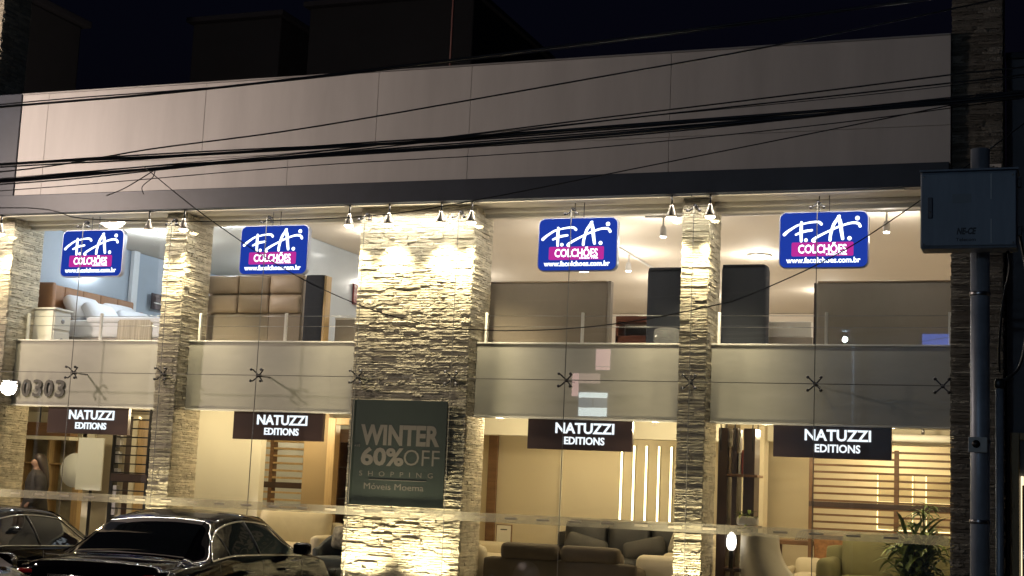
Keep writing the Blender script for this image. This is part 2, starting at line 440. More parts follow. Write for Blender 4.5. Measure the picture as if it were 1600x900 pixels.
# guard rails behind the upper glass
for (c, a, b, lab) in ((-12.98, -14.28, -11.72, 'white post guard rail behind the window with the bed'), (-9.98, -11.36, -8.72, 'white post guard rail before the tufted headboard'),
                       (-5.74, -7.07, -4.39, 'white post guard rail before the wide taupe headboard'), (-2.70, -4.02, -1.26, 'white post guard rail before the rightmost grey headboard')):
    t = thing('guard_rail', lab, 'railing', (c, .56, 3.40), group='guard rails of the upper windows')
    for dx in (0, a-c+.03, b-c-.03): MB().bbox(dx-.017, dx+.017, -.02, .02, 0, .60, .004).build('post', trim_white, t)
    for z in (.42, .56): MB().tube([(a-c, .0, z), (0, 0, z-.004), (b-c, .0, z)], .004, 6).build('cable', steel, t)

# ------------------------------------------------------------------ column spot lamps
lamp_hot = EM('lamp_hot', (1, .86, .55), 26)
for (a, b, lab) in ((-14.6, -11.76, 'thin soffit light line above the bed window'), (-11.74, -8.80, 'thin soffit light line above the tufted headboard window'), (-8.78, -7.04, 'thin soffit light line above the wide pillar'), (-7.02, -4.23, 'thin soffit light line above the taupe headboard window'), (-4.21, -1.75, 'thin soffit light line above the rightmost window')):
    t = thing('soffit_light', lab, 'light strip', ((a+b)/2, -.085, 5.31), group='soffit light lines')
    MB().bbox((a-b)/2, (b-a)/2, -.02, .02, .008, .024, .003).build('channel', trim_white, t)
    light('lamp_light', 'AREA', t, (0, 0, .004), (13 if b-a > 2 else 24)*(b-a), (1, .91, .76), shape='RECTANGLE', size=b-a, size_y=.02, spread=R(150))
def spot(x, label, e=26):
    t = thing('spot_lamp', label, 'lamp', (x, -.125, 5.06), group='spot lamps over the stone columns')
    MB().tube([(0, 0, .27), (0, 0, .14)], .010, 8).build('stem', dark_steel, t)
    h = MB(); h.lathe((0, 0, 0), [(.064, .0), (.067, .012), (.056, .05), (.036, .09), (.026, .13), (.018, .15)], 18); h.build('housing', M('lamp_housing', (.20, .18, .16), .4, metal=.5), t)
    MB().lathe((0, 0, -.036), [(.001, 0), (.03, .006), (.052, .02), (.061, .036), (.061, .04)], 18).build('bulb', lamp_hot, t)
    light('lamp_light', 'SPOT', t, (0, .0, -.05), e*15, (1, .84, .54), spot_size=R(84), spot_blend=1.0, shadow_soft_size=.05, rot=(R(15), 0, 0))
spot(-14.33, 'spot lamp at the left end column, near the picture edge', 18)
spot(-11.83, 'spot lamp on the left of the column beside the bed window')
spot(-11.27, 'spot lamp on the right of the column beside the bed window')
spot(-8.76, 'first spot lamp from the left over the wide pillar')
spot(-8.19, 'second spot lamp from the left over the wide pillar', 34)
spot(-7.46, 'third spot lamp from the left over the wide pillar', 34)
spot(-7.04, 'rightmost spot lamp over the wide pillar')
spot(-4.45, 'spot lamp on the left of the column between the right windows')
spot(-3.98, 'spot lamp on the right of the column between the right windows')
def uplight(x, label, e=30):
    t = thing('ground_uplight', label, 'lamp', (x, -.24, GZ), group='uplights at the column feet')
    MB().lathe((0, 0, 0), [(.09, .0), (.09, .02), (.075, .03)], 20).build('ring', steel, t)
    MB().lathe((0, 0, .03), [(.07, .0), (.06, .006)], 18).build('lens', lamp_hot, t)
    light('lamp_light', 'SPOT', t, (0, 0, .05), e*17, (1, .84, .52), spot_size=R(66), spot_blend=.85, shadow_soft_size=.08, rot=(R(180-17), 0, 0))
for x, l in ((-14.45, 'the left end column'), (-11.54, 'the column behind the black cars'), (-4.21, 'the column between the right windows')):
    uplight(x, 'round ground uplight at the foot of '+l, 64)
uplight(-8.42, 'left ground uplight at the foot of the wide pillar', 75); uplight(-7.50, 'right ground uplight at the foot of the wide pillar', 75)

# ------------------------------------------------------------------ illuminated mattress shop signs
sg_blue = EM('sign_blue', (.016, .050, .40), 1.0); sg_white = EM('sign_white', (.88, .95, 1.0), 2.6); sg_pink = EM('sign_pink', (.52, .03, .32), 1.1)
sg_edge = M('sign_edge', (.35, .38, .5), .3)
def ribbon(pts, ws, y, dep=.004):
    P = spline([(a, 0, b) for a, b in pts], 6); n = len(P); W = []
    for i in range(n):
        f = i/(n-1)*(len(ws)-1); k = min(int(f), len(ws)-2); W.append(ws[k]+(ws[k+1]-ws[k])*(f-k))
    L_, R_ = [], []
    for i in range(n):
        d = (P[min(i+1, n-1)]-P[max(i-1, 0)]).normalized(); nn = Vector((-d.z, 0, d.x))
        L_.append(P[i]+nn*W[i]/2); R_.append(P[i]-nn*W[i]/2)
    mb = MB(); vs = [(p.x, y, p.z) for p in L_]+[(p.x, y, p.z) for p in R_]+[(p.x, y-dep, p.z) for p in L_]+[(p.x, y-dep, p.z) for p in R_]
    fs = []
    for i in range(n-1):
        fs += [(2*n+i, 3*n+i, 3*n+i+1, 2*n+i+1), (i, 2*n+i, 2*n+i+1, i+1), (n+i, n+i+1, 3*n+i+1, 3*n+i)]
    fs += [(0, n, 3*n, 2*n), (n-1, 3*n-1, 4*n-1, 2*n-1)]
    mb.add(vs, fs)
    for (p, w) in ((P[0], W[0]), (P[-1], W[-1])): mb.lathe((p.x, y-dep, p.z), [(w/2, 0), (w/2, dep)], 14, 'y')
    return mb
def rrect(x0, x1, z0, z1, r, n=6):
    out = []
    for (cx, cz, a0) in ((x1-r, z0+r, -90), (x1-r, z1-r, 0), (x0+r, z1-r, 90), (x0+r, z0+r, 180)):
        for k in range(n+1):
            a = R(a0+90*k/n); out.append((cx+r*math.cos(a), cz+r*math.sin(a)))
    return out
def fa_sign(first, cx, label):
    t = thing('illuminated_sign', label, 'sign', (cx, .17, 4.47), group='blue illuminated signs behind the upper glass')
    if first:
        for ch in first.children: copy_tree(ch, t)
        return t
    W, H = 1.04, .675; X = lambda u: -W/2+u*W; Z = lambda v: H*(1-v)
    MB().prism(rrect(-W/2, W/2, 0, H, .085), -.0, .07).build('casing', sg_edge, t)
    MB().prism(rrect(-W/2+.012, W/2-.012, .012, H-.012, .076), -.006, -.001).build('face', sg_blue, t)
    y = -.0065
    S = lambda pts: [(X(a), Z(b)) for a, b in pts]
    f = MB()
    for (pts, ws) in (([(.06, .40), (.10, .345), (.19, .255), (.245, .225), (.34, .195), (.42, .185), (.455, .195), (.475, .225)], [.036, .024, .02, .026, .034]),
                      ([(.252, .19), (.25, .32), (.252, .52)], [.030, .038, .030]), ([(.19, .405), (.27, .355), (.37, .33)], [.022, .03, .026])):
        q = ribbon(S(pts), ws, y); f.add(q.v, q.f)
    f.build('logo_letter', sg_white, t)
    a = MB()
    for (pts, ws) in (([(.40, .53), (.38, .51), (.44, .445), (.55, .36), (.66, .285), (.78, .225), (.85, .215), (.89, .235), (.905, .275)], [.03, .03, .022, .024, .030, .034]),
                      ([(.575, .51), (.58, .42), (.61, .25), (.655, .14), (.675, .09)], [.034, .032, .036, .03]), ([(.665, .10), (.685, .20), (.70, .36), (.715, .49)], [.034, .044, .040, .034])):
        q = ribbon(S(pts), ws, y); a.add(q.v, q.f)
    a.build('logo_letter', sg_white, t)
    for (u, v, r) in ((.305, .505, .021), (.79, .485, .024), (.875, .135, .026)):
        MB().lathe((X(u), y-.004, Z(v)), [(r, 0), (r, .004)], 18, 'y').build('logo_dot', sg_white, t)
    MB().prism(rrect(X(.145), X(.835), Z(.79), Z(.545), .018), -.010, -.0065).build('banner', sg_pink, t)
    text('lettering', 'COLCHÕES', t, sg_white, X(.49), -.0105, Z(.735), w=.56, h=.098, bold=.016)
    text('lettering', 'DESDE 1950', t, sg_white, X(.65), -.0105, Z(.775), w=.24, h=.020, bold=.01)
    text('lettering', 'www.facolchoes.com.br', t, sg_white, X(.50), -.0065, Z(.905), w=.86, h=.062, bold=.02)
    for sx in (-1, 1): MB().tube([(sx*.06, .035, H-.01), (sx*.06, .035, .868)], .006, 8).build('hanger', steel, t)
    return t
s0 = fa_sign(None, -12.95, 'blue illuminated mattress sign above the bed, leftmost of four')
fa_sign(s0, -10.02, 'blue illuminated mattress sign above the tufted headboard, second from left')
fa_sign(s0, -5.72, 'blue illuminated mattress sign above the wide taupe headboard, third from left')
fa_sign(s0, -2.69, 'blue illuminated mattress sign nearest the grey cabinet, rightmost of four')

# brown furniture brand signs
ng_white = EM('letter_white', (.86, .94, 1.0), 1.35)
def nat_sign(first, cx, label):
    t = thing('brand_sign', label, 'sign', (cx, .42, 2.27), group='brown brand signs under the spandrels')
    if first:
        for ch in first.children: copy_tree(ch, t)
        return t
    MB().bbox(-.68, .68, 0, .07, 0, .375, .006).build('board', sign_brown, t)
    text('lettering', 'NATUZZI', t, ng_white, .07, -.001, .205, w=.76, h=.125, bold=.022, depth=.012)
    text('lettering', 'EDITIONS', t, ng_white, .07, -.001, .070, w=.52, h=.088, bold=.022, depth=.012)
    for sx in (-.5, .5): MB().tube([(sx, .035, .37), (sx, .035, .392)], .008, 8).build('hanger', dark_steel, t)
    return t
n0 = nat_sign(None, -12.98, 'dark brown brand sign above the white mirror panel, leftmost of four')
nat_sign(n0, -9.93, 'dark brown brand sign before the cream wall, second from left')
nat_sign(n0, -5.685, 'dark brown brand sign above the light strip wall, third from left')
nat_sign(n0, -2.60, 'dark brown brand sign above the slatted screen, rightmost of four')

# winter sale banner on the wide pillar
t = thing('sale_banner', 'square dark green winter sale banner on the wide stone pillar', 'banner', (-7.965, .04, 1.475))
bgreen = M('banner_green', (.070, .090, .080), .35, var=.04); bgrey = M('banner_letters', (.27, .25, .215), .6)
MB().bbox(-.665, .665, -.02, .005, 0, 1.335, .004).build('board', bgreen, t)
text('lettering', 'WINTER', t, bgrey, .03, -.0205, .775, w=1.10, h=.235, bold=.04, depth=.001)
text('lettering', '60%', t, bgrey, -.20, -.0205, .515, w=.60, h=.205, bold=.035, depth=.001)
text('lettering', 'OFF', t, bgrey, .345, -.0205, .518, w=.49, h=.20, bold=-.006, depth=.001)
text('lettering', 'ATÉ', t, bgrey, -.56, -.0205, .735, w=.085, h=.024)
text('lettering', 'SHOPPING', t, bgrey, .0, -.0205, .370, w=1.02, h=.062, spacing=2.3, depth=.001)
text('lettering', 'Móveis Moema', t, bgrey, -.02, -.0205, .205, w=.83, h=.078, bold=.0, depth=.001)
MB().box(-.37, .43, -.0235, -.0205, .322, .329).build('rule_line', bgrey, t)

# phone number letters on the left spandrel
num = M('number_grey', (.16, .15, .14), .35, metal=.3)
t = thing('number_lettering', 'large grey phone digits on the left spandrel beside the street lamp reflection', 'lettering', (-13.9, .36, 2.78))
for i, ch in enumerate('330303'): text('digit', ch, t, num, -.52+.195*i, .012, 0, w=.155, h=.235, bold=.018, depth=.02)

# ------------------------------------------------------------------ lamps indoors
bulb_warm = EM('bulb_warm', (1, .80, .50), 12); bulb_white = EM('bulb_white', (1, .95, .86), 12); bulb_cool = EM('bulb_cool', (.82, .93, 1), 11)
def downlight(x, y, z, label, e, col, em, r=.09, ps=.05):
    t = thing('ceiling_downlight', label, 'lamp', (x, y, z), group='ceiling downlights')
    MB().lathe((0, 0, -.02), [(r*.6, .0), (r*1.18, .003), (r*1.2, .02)], 20).build('ring', white_paint, t)
    MB().lathe((0, 0, -.03), [(.001, 0), (r*.9, .003), (r, .008)], 20).build('diffuser', em, t)
    if e: light('lamp_light', 'POINT', t, (0, 0, -.16), e, col, shadow_soft_size=ps)
def tracklamp(x, y, z, label, e, col, em, tilt=0):
    t = thing('track_lamp', label, 'lamp', (x, y, z), group='track lamps of the upper showroom')
    MB().tube([(0, 0, 0), (0, 0, -.12)], .012, 8).build('stem', white_paint, t)
    h = MB().lathe((0, 0, -.26), [(.042, 0), (.046, .01), (.042, .10), (.03, .14)], 14).build('housing', white_paint, t)
    MB().lathe((0, 0, -.272), [(.001, 0), (.036, .004), (.04, .012)], 14).build('bulb', em, t)
    if e: light('lamp_light', 'POINT', t, (0, 0, -.33), e, col, shadow_soft_size=.05)
WARM = (1, .81, .49); NEUT = (1, .92, .81); COOL = (.74, .87, 1)
# upper left room, cool
downlight(-13.2, 2.0, 5.455, 'cool ceiling downlight over the bed', 60, COOL, bulb_cool)
downlight(-12.6, 5.2, 5.455, 'cool ceiling downlight at the rear of the left upper room', 70, COOL, bulb_cool)
downlight(-11.6, 1.5, 5.455, 'cool ceiling downlight behind the tufted headboard', 30, COOL, bulb_cool)
# upper right showroom
i = 0
for (x, y, e, lab) in ((-9.6, 2.4, 45, 'round ceiling downlight right of the second blue sign'), (-10.2, 4.2, 0, 'small ceiling downlight beside the blue partition'), (-9.9, 6.5, 50, 'far ceiling downlight beyond the partition'),
                       (-10.3, 9.0, 40, 'farthest ceiling downlight seen past the navy mattress'), (-4.4, 5.0, 60, 'wide bright ceiling light left of the rightmost blue sign'), (-6.9, 4.6, 0, 'ceiling light right of the third blue sign'), (-3.9, 8.8, 50, 'small far ceiling light above the right grey headboard'), (-7.6, 6.2, 0, 'small ceiling spot just below the third blue sign'), (-7.2, 3.2, 0, 'small ceiling spot left of the third blue sign'), (-3.0, 3.3, 0, 'small ceiling spot under the rightmost blue sign'), (-10.0, 3.2, 0, 'small ceiling spot right of the second blue sign, nearest the partition')):
    downlight(x, y, 5.455, lab, e*.8, NEUT, bulb_white, .16 if 'wide' in lab else .10)
tr = thing('lamp_track', 'white ceiling lamp track running back over the taupe headboard', 'lamp track', (-6.35, 1.2, 5.43))
MB().box(-.02, .02, 0, 9, 0, .028).build('rail', white_paint, tr)
for (y, e, lab) in ((1.6, 0, 'unlit track lamp nearest the glass in the third window'), (2.5, 45, 'second lamp on the ceiling track'), (4.6, 40, 'third lamp on the ceiling track'), (7.2, 40, 'fourth lamp on the ceiling track'), (9.4, 40, 'farthest lamp on the ceiling track')):
    tracklamp(-6.35, y, 5.43, lab, e, NEUT, bulb_white)
tr = thing('lamp_track', 'white ceiling lamp track along the rightmost upper window', 'lamp track', (-5.2, 1.75, 5.43))
MB().box(-.1, 4.0, -.02, .02, 0, .028).build('rail', white_paint, tr)
for (x, e, lab) in ((-5.05, 35, 'bright track lamp beside the column in the third window'), (-2.15, 45, 'bright track lamp right of the rightmost blue sign'), (-1.6, 0, 'unlit track lamp near the grey cabinet')):
    tracklamp(x, 1.75, 5.43, lab, e, NEUT, bulb_white)
# ground floor, warm
for (x, y, e, lab) in ((-14.6, 1.1, 26, 'ceiling downlight above the woman in black'), (-13.2, 3.2, 40, 'ceiling downlight behind the mirror panel'), (-11.9, 1.0, 22, 'ceiling downlight washing the cream display wall'), (-10.4, 1.5, 34, 'ceiling downlight behind the second brand sign'),
                       (-9.4, 3.6, 30, 'ceiling downlight by the wooden door frame'), (-7.0, 1.1, 26, 'ceiling downlight left of the third brand sign'), (-4.9, 1.1, 26, 'ceiling downlight right of the third brand sign'),
                       (-6.4, 2.8, 24, 'ceiling downlight over the dark leather sofa'), (-3.6, 1.7, 26, 'ceiling downlight over the black shelf'), (-2.0, 1.05, 40, 'ceiling downlight over the olive sofa'), (-2.4, 4.0, 36, 'ceiling downlight behind the slatted screen')):
    downlight(x, y, 2.776, lab, e*1.5, WARM, bulb_warm, .07)

# ------------------------------------------------------------------ upper floor furniture
UF = 3.40; GF = .35
brown_fab = M('brown_leather', (.30, .15, .07), .5, var=.12, vscale=5, bump=.1)
taupe = M('taupe_leather', (.36, .28, .20), .42, var=.08, vscale=4, bump=.08)
taupe_d = M('taupe_fabric', (.25, .21, .165), .85, var=.06, vscale=3, bump=.15, bscale=200)
navy = M('navy_fabric', (.018, .022, .032), .8, var=.1, bump=.2, bscale=150)
grey_fab = M('grey_fabric', (.31, .275, .235), .8, var=.06, vscale=3, bump=.12, bscale=180)
linen = M('white_linen', (.74, .76, .80), .8, var=.04, bump=.25, bscale=9)
cream_fab = M('cream_fabric', (.62, .55, .40), .75, var=.05, bump=.12, bscale=120)
dark_leather = M('dark_leather', (.012, .013, .015), .5, var=.15, bump=.12, bscale=60)
choc_fab = M('brown_grey_fabric', (.085, .066, .045), .7, var=.1, bump=.12, bscale=120)
olive = M('olive_fabric', (.165, .155, .065), .75, var=.07, bump=.12, bscale=120)
plastic_m = GLASS('clear_plastic', (.8, .82, .84), dirt=.25)

# bed in the left window: headboard against the left wall, foot towards the right
t = thing('double_bed', 'double bed with brown winged headboard and white linen in the left window', 'bed', (-13.5, 2.3, UF))
h = MB(); h.rbox((-1.07, -.02, .60), (.07, 1.12, .55), .05, 8)
hb = h.build('headboard', brown_fab, t)
for i in range(5): MB().rbox((-.985, -.92+.45*i, .88), (.03, .222, .27), .028, 6).build('headboard_panel', brown_fab, hb)
MB().rbox((-.98, -1.17, .60), (.20, .055, .55), .045, 6).build('headboard_wing', brown_fab, t)
MB().rbox((-.98, 1.12, .52), (.20, .055, .47), .045, 6).build('headboard_wing', brown_fab, t)
MB().bbox(-.98, 1.02, -.95, .95, .06, .34, .02).build('base', M('bed_base', (.30, .27, .24), .8, var=.08), t)
MB().rbox((.02, 0, .47), (1.0, .96, .14), .06, 8).build('mattress', linen, t)
MB().rbox((.35, 0, .60), (.68, .99, .05), .045, 8, puff=(0, 0, .03)).build('duvet', linen, t)
MB().rbox((.55, -.965, .46), (.30, .025, .16), .02, 6).build('throw', M('striped_throw', (.50, .45, .36), .85, var=.3, vscale=14, stretch=(3, 1, .1)), t)
for (y, a, b) in ((-.52, -.70, .80), (.42, -.70, .80), (-.45, -.42, .70), (.45, -.42, .70)):
    p = MB(); p.rbox((0, 0, 0), (.09, .36, .24), .085, 8, puff=(.05, 0, 0)); o = p.build('pillow', linen, t, (a, y, b)); o.rotation_euler = (0, R(-38), R(random.uniform(-6, 6)))
for sx in (-.9, .9):
    for sy in (-.85, .85): MB().box(sx-.04, sx+.04, sy-.04, sy+.04, 0, .06).build('foot', dark_brown, t)
t = thing('nightstand', 'white two drawer nightstand with ring pulls beside the bed', 'nightstand', (-14.22, .93, UF))
wp = M('white_lacquer', (.66, .64, .58), .35, var=.03)
MB().bbox(-.30, .26, -.2, .2, .04, .68, .008).build('carcass', wp, t); MB().bbox(-.32, .30, -.22, .22, .682, .71, .006).build('top', wp, t)
for z in (.12, .40):
    d = MB().bbox(.262, .282, -.185, .185, z, z+.25, .008).build('drawer', wp, t)
    MB().lathe((.284, 0, z+.125), [(.034, 0), (.034, .008), (.026, .010)], 16, 'x').build('ring_pull', steel, d)
for sx in (-.25, .21):
    for sy in (-.15, .15): MB().box(sx-.02, sx+.02, sy-.02, sy+.02, 0, .04).build('foot', dark_brown, t)
# chandelier of white rings
t = thing('chandelier', 'white chandelier of stacked glowing discs beside the left narrow column', 'chandelier', (-13.05, 2.7, 4.85))
em = EM('chandelier_glow', (.93, .98, 1), 3.2)
for (dx, z, r) in ((0, .36, .26), (.10, .20, .21), (.18, .06, .13)): MB().rbox((dx, 0, z), (r, r*.8, .045), .044, 8).build('glowing_disc', em, t)
MB().tube([(0.05, 0, .40), (.05, 0, .605)], .012, 8).build('rod', steel, t)
# tufted headboard
t = thing('tufted_headboard', 'taupe headboard with six square padded cushions under the second blue sign', 'headboard', (-10.78, 1.05, UF))
MB().bbox(-.76, .76, .0, .09, 0, 1.205, .01).build('backing', taupe, t)
for i in range(3):
    for j in range(2): MB().rbox((-.505+.505*i, -.025, .655+.275*(1-j)+.135), (.248, .045, .133), .042, 8, puff=(0, .03, 0)).build('padded_cushion', taupe, t)
for a, b in ((-.76, .255), (.26, .76)): MB().bbox(a, b, -.035, -.002, .02, .648, .006).build('lower_panel', taupe_d, t)
t = thing('standing_mattress', 'navy mattress standing on edge right of the tufted headboard', 'mattress', (-9.82, 1.0, UF))
MB().rbox((0, .08, .60), (.15, .08, .60), .035, 6).build('mattress_body', navy, t); MB().bbox(.152, .19, 0, .15, 0, 1.18, .006).build('side_board', wood_lt, t)
t = thing('low_headboard_panel', 'pale low panel between the navy mattress and the wide pillar', 'panel', (-9.2, 1.3, UF))
MB().bbox(-.42, .55, 0, .08, 0, .62, .01).build('panel_board', grey_fab, t); MB().bbox(-.42, .55, -.012, -.002, .60, .63, .003).build('top_trim', trim_white, t)
# sign reflections inside, modelled as solid boards
t = thing('sign_reflection', 'dark red square sign reflection with white script, modelled on the blue partition', 'sign reflection', (-10.86, 4.6, 4.62))
MB().bbox(0, .03, -.4, .25, 0, .34, .006).build('board', M('reflection_red', (.16, .03, .03), .4), t)
q = ribbon([(-.10, .36), (-.03, .72), (.02, .86), (.06, .62), (.12, .36)], [.02, .02], 0); o = q.build('script_letter', white_paint, t, (.01, -.05, .02)); o.rotation_euler = (0, 0, R(90))
q = ribbon([(-.16, .58), (.0, .66), (.16, .64)], [.02, .02], 0); o = q.build('script_letter', white_paint, t, (.01, -.05, .02)); o.rotation_euler = (0, 0, R(90))
t = thing('sign_reflection', 'small dark brown sign reflection, modelled left of the narrow column in the bed window', 'sign reflection', (-14.66, 4.15, 4.55))
MB().bbox(0, .03, 0, .42, 0, .27, .006).build('board', sign_brown, t); MB().bbox(.031, .035, .05, .37, .10, .12, .001).build('stripe', trim_white, t)
# wide taupe headboard, third window
t = thing('wide_headboard', 'wide plain taupe upholstered headboard in the third window', 'headboard', (-6.42, 1.0, UF))
MB().rbox((0, .06, .535), (.86, .06, .54), .03, 8).build('upholstery', taupe_d, t); MB().bbox(.862, .90, 0, .12, 0, 1.07, .006).build('end_post', grey_fab, t); MB().tube([(-.84, .0, 1.062), (.84, .0, 1.062)], .012, 8).build('piping', taupe, t)
t = thing('standing_mattress', 'dark mattress standing on edge left of the right narrow column', 'mattress', (-4.80, 1.0, UF))
MB().rbox((0, .14, .62), (.25, .13, .63), .05, 6).build('mattress_body', navy, t); MB().tube([(-.22, .0, 1.21), (.22, .0, 1.21)], .012, 6).build('piping', navy, t)
p = MB(); p.rbox((0, 0, 0), (.17, .05, .13), .05, 6, puff=(0, .03, .02)); o = p.build('plastic_bag', plastic_m, None, (-4.72, .84, 3.70)); tag(o, 'crumpled clear plastic bag leaning on the dark mattress', 'bag')
t = thing('wooden_frame_table', 'small reddish wood framed side unit between headboard and dark mattress', 'side unit', (-5.32, 1.5, UF))
rw = M('red_wood', (.16, .055, .03), .4, var=.2, vscale=4)
MB().bbox(-.27, .27, 0, .35, .60, .68, .006).build('top_rail', rw, t); MB().bbox(-.27, .27, 0, .35, .30, .42, .006).build('lower_rail', rw, t)
for sx in (-.27, .23): MB().bbox(sx, sx+.04, 0, .35, 0, .598, .005).build('upright', rw, t)
MB().box(-.225, .225, .3, .32, .425, .595).build('pale_panel', grey_fab, t)
t = thing('standing_mattress', 'tall dark mattress standing on edge right of the right narrow column', 'mattress', (-3.80, 1.0, UF))
MB().rbox((0, .14, .63), (.29, .13, .64), .05, 6).build('mattress_body', navy, t); MB().tube([(-.26, .0, 1.25), (.26, .0, 1.25)], .012, 6).build('piping', navy, t)
t = thing('wide_headboard', 'wide grey upholstered headboard in the rightmost window', 'headboard', (-2.09, 1.0, UF))
MB().rbox((0, .06, .515), (.81, .06, .52), .03, 8).build('upholstery', grey_fab, t); MB().tube([(-.79, .0, 1.03), (.79, .0, 1.03)], .012, 8).build('piping', taupe, t); MB().bbox(-.835, -.812, 0, .12, 0, 1.02, .005).build('end_post', dark_brown, t)
t = thing('small_box', 'small pale stacked boxes between the dark mattress and grey headboard', 'boxes', (-3.35, 1.6, UF))
MB().bbox(-.30, .32, 0, .3, 0, .42, .008).build('lower_box', grey_fab, t); MB().bbox(-.24, .30, .02, .28, .422, .62, .008).build('upper_box', trim_white, t)

# ------------------------------------------------------------------ ground floor furniture
def sofa(label, loc, w, d, sh, bh, aw, ah, mat, n, rz=0, group=None, pillow=None, wing=0):
    """faces local -y; back at +y; origin at floor centre"""
    t = thing('sofa', label, 'sofa', loc, rz, group)
    MB().rbox((0, 0, sh*.55), (w/2-.02, d/2-.03, sh*.38), .05, 6).build('base', mat, t)
    iw = w-2*aw
    for i in range(n):
        cx = -iw/2+iw*(i+.5)/n
        MB().rbox((cx, -.06, sh*.95), (iw/n/2-.006, d/2-.08, .10), .07, 8, puff=(0, 0, .025)).build('seat_cushion', mat, t)
        o = MB().rbox((0, 0, 0), (iw/n/2-.006, .11, (bh-sh)/2+.06), .085, 8, puff=(0, .04, 0)).build('back_cushion', mat, t, (cx, d/2-.20, (bh+sh)/2+.02)); o.rotation_euler = (R(-9), 0, 0)
        if wing: MB().rbox((cx, d/2-.09, bh+.03), (iw/n/2-.01, .09, .11), .08, 8).build('head_rest', mat, t)
    MB().rbox((0, d/2-.07, bh*.47), (w/2-.01, .07, bh*.45), .06, 6).build('back_frame', mat, t)
    for sx in (-1, 1): MB().rbox((sx*(w/2-aw/2), -.0, ah*.53), (aw/2, d/2, ah*.47), min(.11, aw/2), 8).build('arm', mat, t)
    for sx in (-1, 1):
        for sy in (-1, 1): MB().lathe((sx*(w/2-.1), sy*(d/2-.1), 0), [(.025, 0), (.03, sh*.2)], 10).build('foot', dark_brown, t)
    if pillow:
        for k, (px, pm, sz) in enumerate(pillow):
            o = MB().rbox((0, 0, 0), (sz, .08, sz*(.8 if sz < .28 else .5)), .075, 8, puff=(0, .06, 0)).build('throw_pillow', pm, t, (px, -.02, sh+(.30 if sz < .28 else .22))); o.rotation_euler = (R(-22), R(14*(-1)**k), R(8))
    return t
floral = M('floral_fabric', (.30, .28, .22), .8, var=.6, vscale=16)
grey_p = M('grey_pillow', (.055, .053, .05), .8, var=.1)
sofa('cream leather sofa behind the black car, against the display wall', (-10.42, 1.75, GF), 1.5, .85, .44, .90, .18, .66, cream_fab, 1, 0, pillow=[(-.52, floral, .15)])
sofa('dark leather three seat sofa before the light strip wall', (-5.85, 3.15, GF), 2.25, .95, .44, .93, .16, .66, dark_leather, 3, 0, pillow=[(-.55, grey_p, .30), (.30, grey_p, .30), (.88, floral, .22)])
sofa('brown grey sofa with its back to the street in the third window', (-6.02, 1.25, GF), 2.05, .95, .40, .60, .22, .50, choc_fab, 2, R(180), wing=1)
sofa('cream sofa with round arms at the left of the third window', (-7.55, 1.75, GF), 1.7, .95, .44, .98, .24, .68, cream_fab, 2, R(90), pillow=[(-.5, grey_p, .22)])
sofa('cream sofa end beside the dark leather sofa, near the right column', (-4.72, 2.0, GF), 1.5, .9, .42, .86, .22, .66, cream_fab, 2, R(-90))
sofa('olive green two seat sofa before the slatted screen', (-1.98, 2.05, GF), 1.95, .95, .44, .96, .22, .74, olive, 2, 0)
sofa('small cream armchair between the white shell chair and olive sofa', (-3.18, 2.5, GF), .62, .6, .42, .62, .12, .58, cream_fab, 1, 0)
# blue-grey tub chair by the wide pillar
t = thing('tub_chair', 'blue grey tub chair at the foot of the wide pillar', 'armchair', (-9.16, 1.0, GF))
tub = M('blue_grey_fabric', (.06, .072, .08), .75, bump=.12, bscale=120)
b = MB(); n = 20; vs = []; fs = []
for k in range(n+1):
    a = R(-20+220*k/n); hgt = .52+.26*math.sin(max(0, min(math.pi, a)))
    for (r, z) in ((.30, .12), (.37, .12), (.39, hgt-.03), (.36, hgt), (.31, hgt-.03), (.29, .3)): vs.append((r*math.cos(a), r*math.sin(a), z))
for k in range(n):
    for j in range(6): fs.append((k*6+j, (k+1)*6+j, (k+1)*6+(j+1) % 6, k*6+(j+1) % 6))
fs += [tuple(range(6)), tuple(range(n*6+5, n*6-1, -1))]
b.add(vs, fs, True); b.build('shell_back', tub, t); MB().rbox((0, -.04, .34), (.29, .30, .08), .07, 8).build('seat_cushion', tub, t)
for k in range(4): MB().tube([(.2*math.cos(R(45+90*k)), .2*math.sin(R(45+90*k)), .26), (.26*math.cos(R(45+90*k)), .26*math.sin(R(45+90*k)), 0)], .015, 8).build('leg', dark_brown, t)
o = MB().rbox((0, 0, 0), (.20, .07, .16), .065, 8, puff=(0, .05, 0)).build('throw_pillow', floral, t, (-.02, .16, .66)); o.rotation_euler = (R(-15), 0, 0)

# slatted shelves and screens
def slat_screen(name, label, cat, loc, w, z0, z1, n, slat_h, m_slat, m_post, posts, thick=None, dep=.04):
    t = thing(name, label, cat, loc)
    for px in posts: MB().bbox(px-.03, px+.03, -.005, dep+.005, 0, z1+.03, .004).build('post', m_post, t)
    for i in range(n):
        z = z0+(z1-z0)*i/(n-1); MB().bbox(-w/2, w/2, .002, dep-.002, z-slat_h/2, z+slat_h/2, .003).build('slat', m_slat, t)
    if thick: MB().bbox(-w/2, w/2, -.008, dep+.008, thick[0], thick[1], .004).build('rail', dark_brown, t)
    return t
slat_screen('slatted_screen', 'wooden horizontal slat screen behind the olive sofa', 'screen', (-2.32, 2.85, GF), 1.86, .98, 2.10, 13, .028, wood, wood, (-.90, .20, .92), (1.36, 1.43))
t = slat_screen('slatted_shelf', 'wooden slatted shelf unit behind the cream sofa', 'shelf', (-11.24, 3.0, GF), .80, .55, 2.1, 15, .03, wood_lt, wood, (-.22, .36), (1.28, 1.37), .12)
MB().bbox(.42, .46, 0, .12, 0, 2.1, .004).build('dark_edge', dark_brown, t)
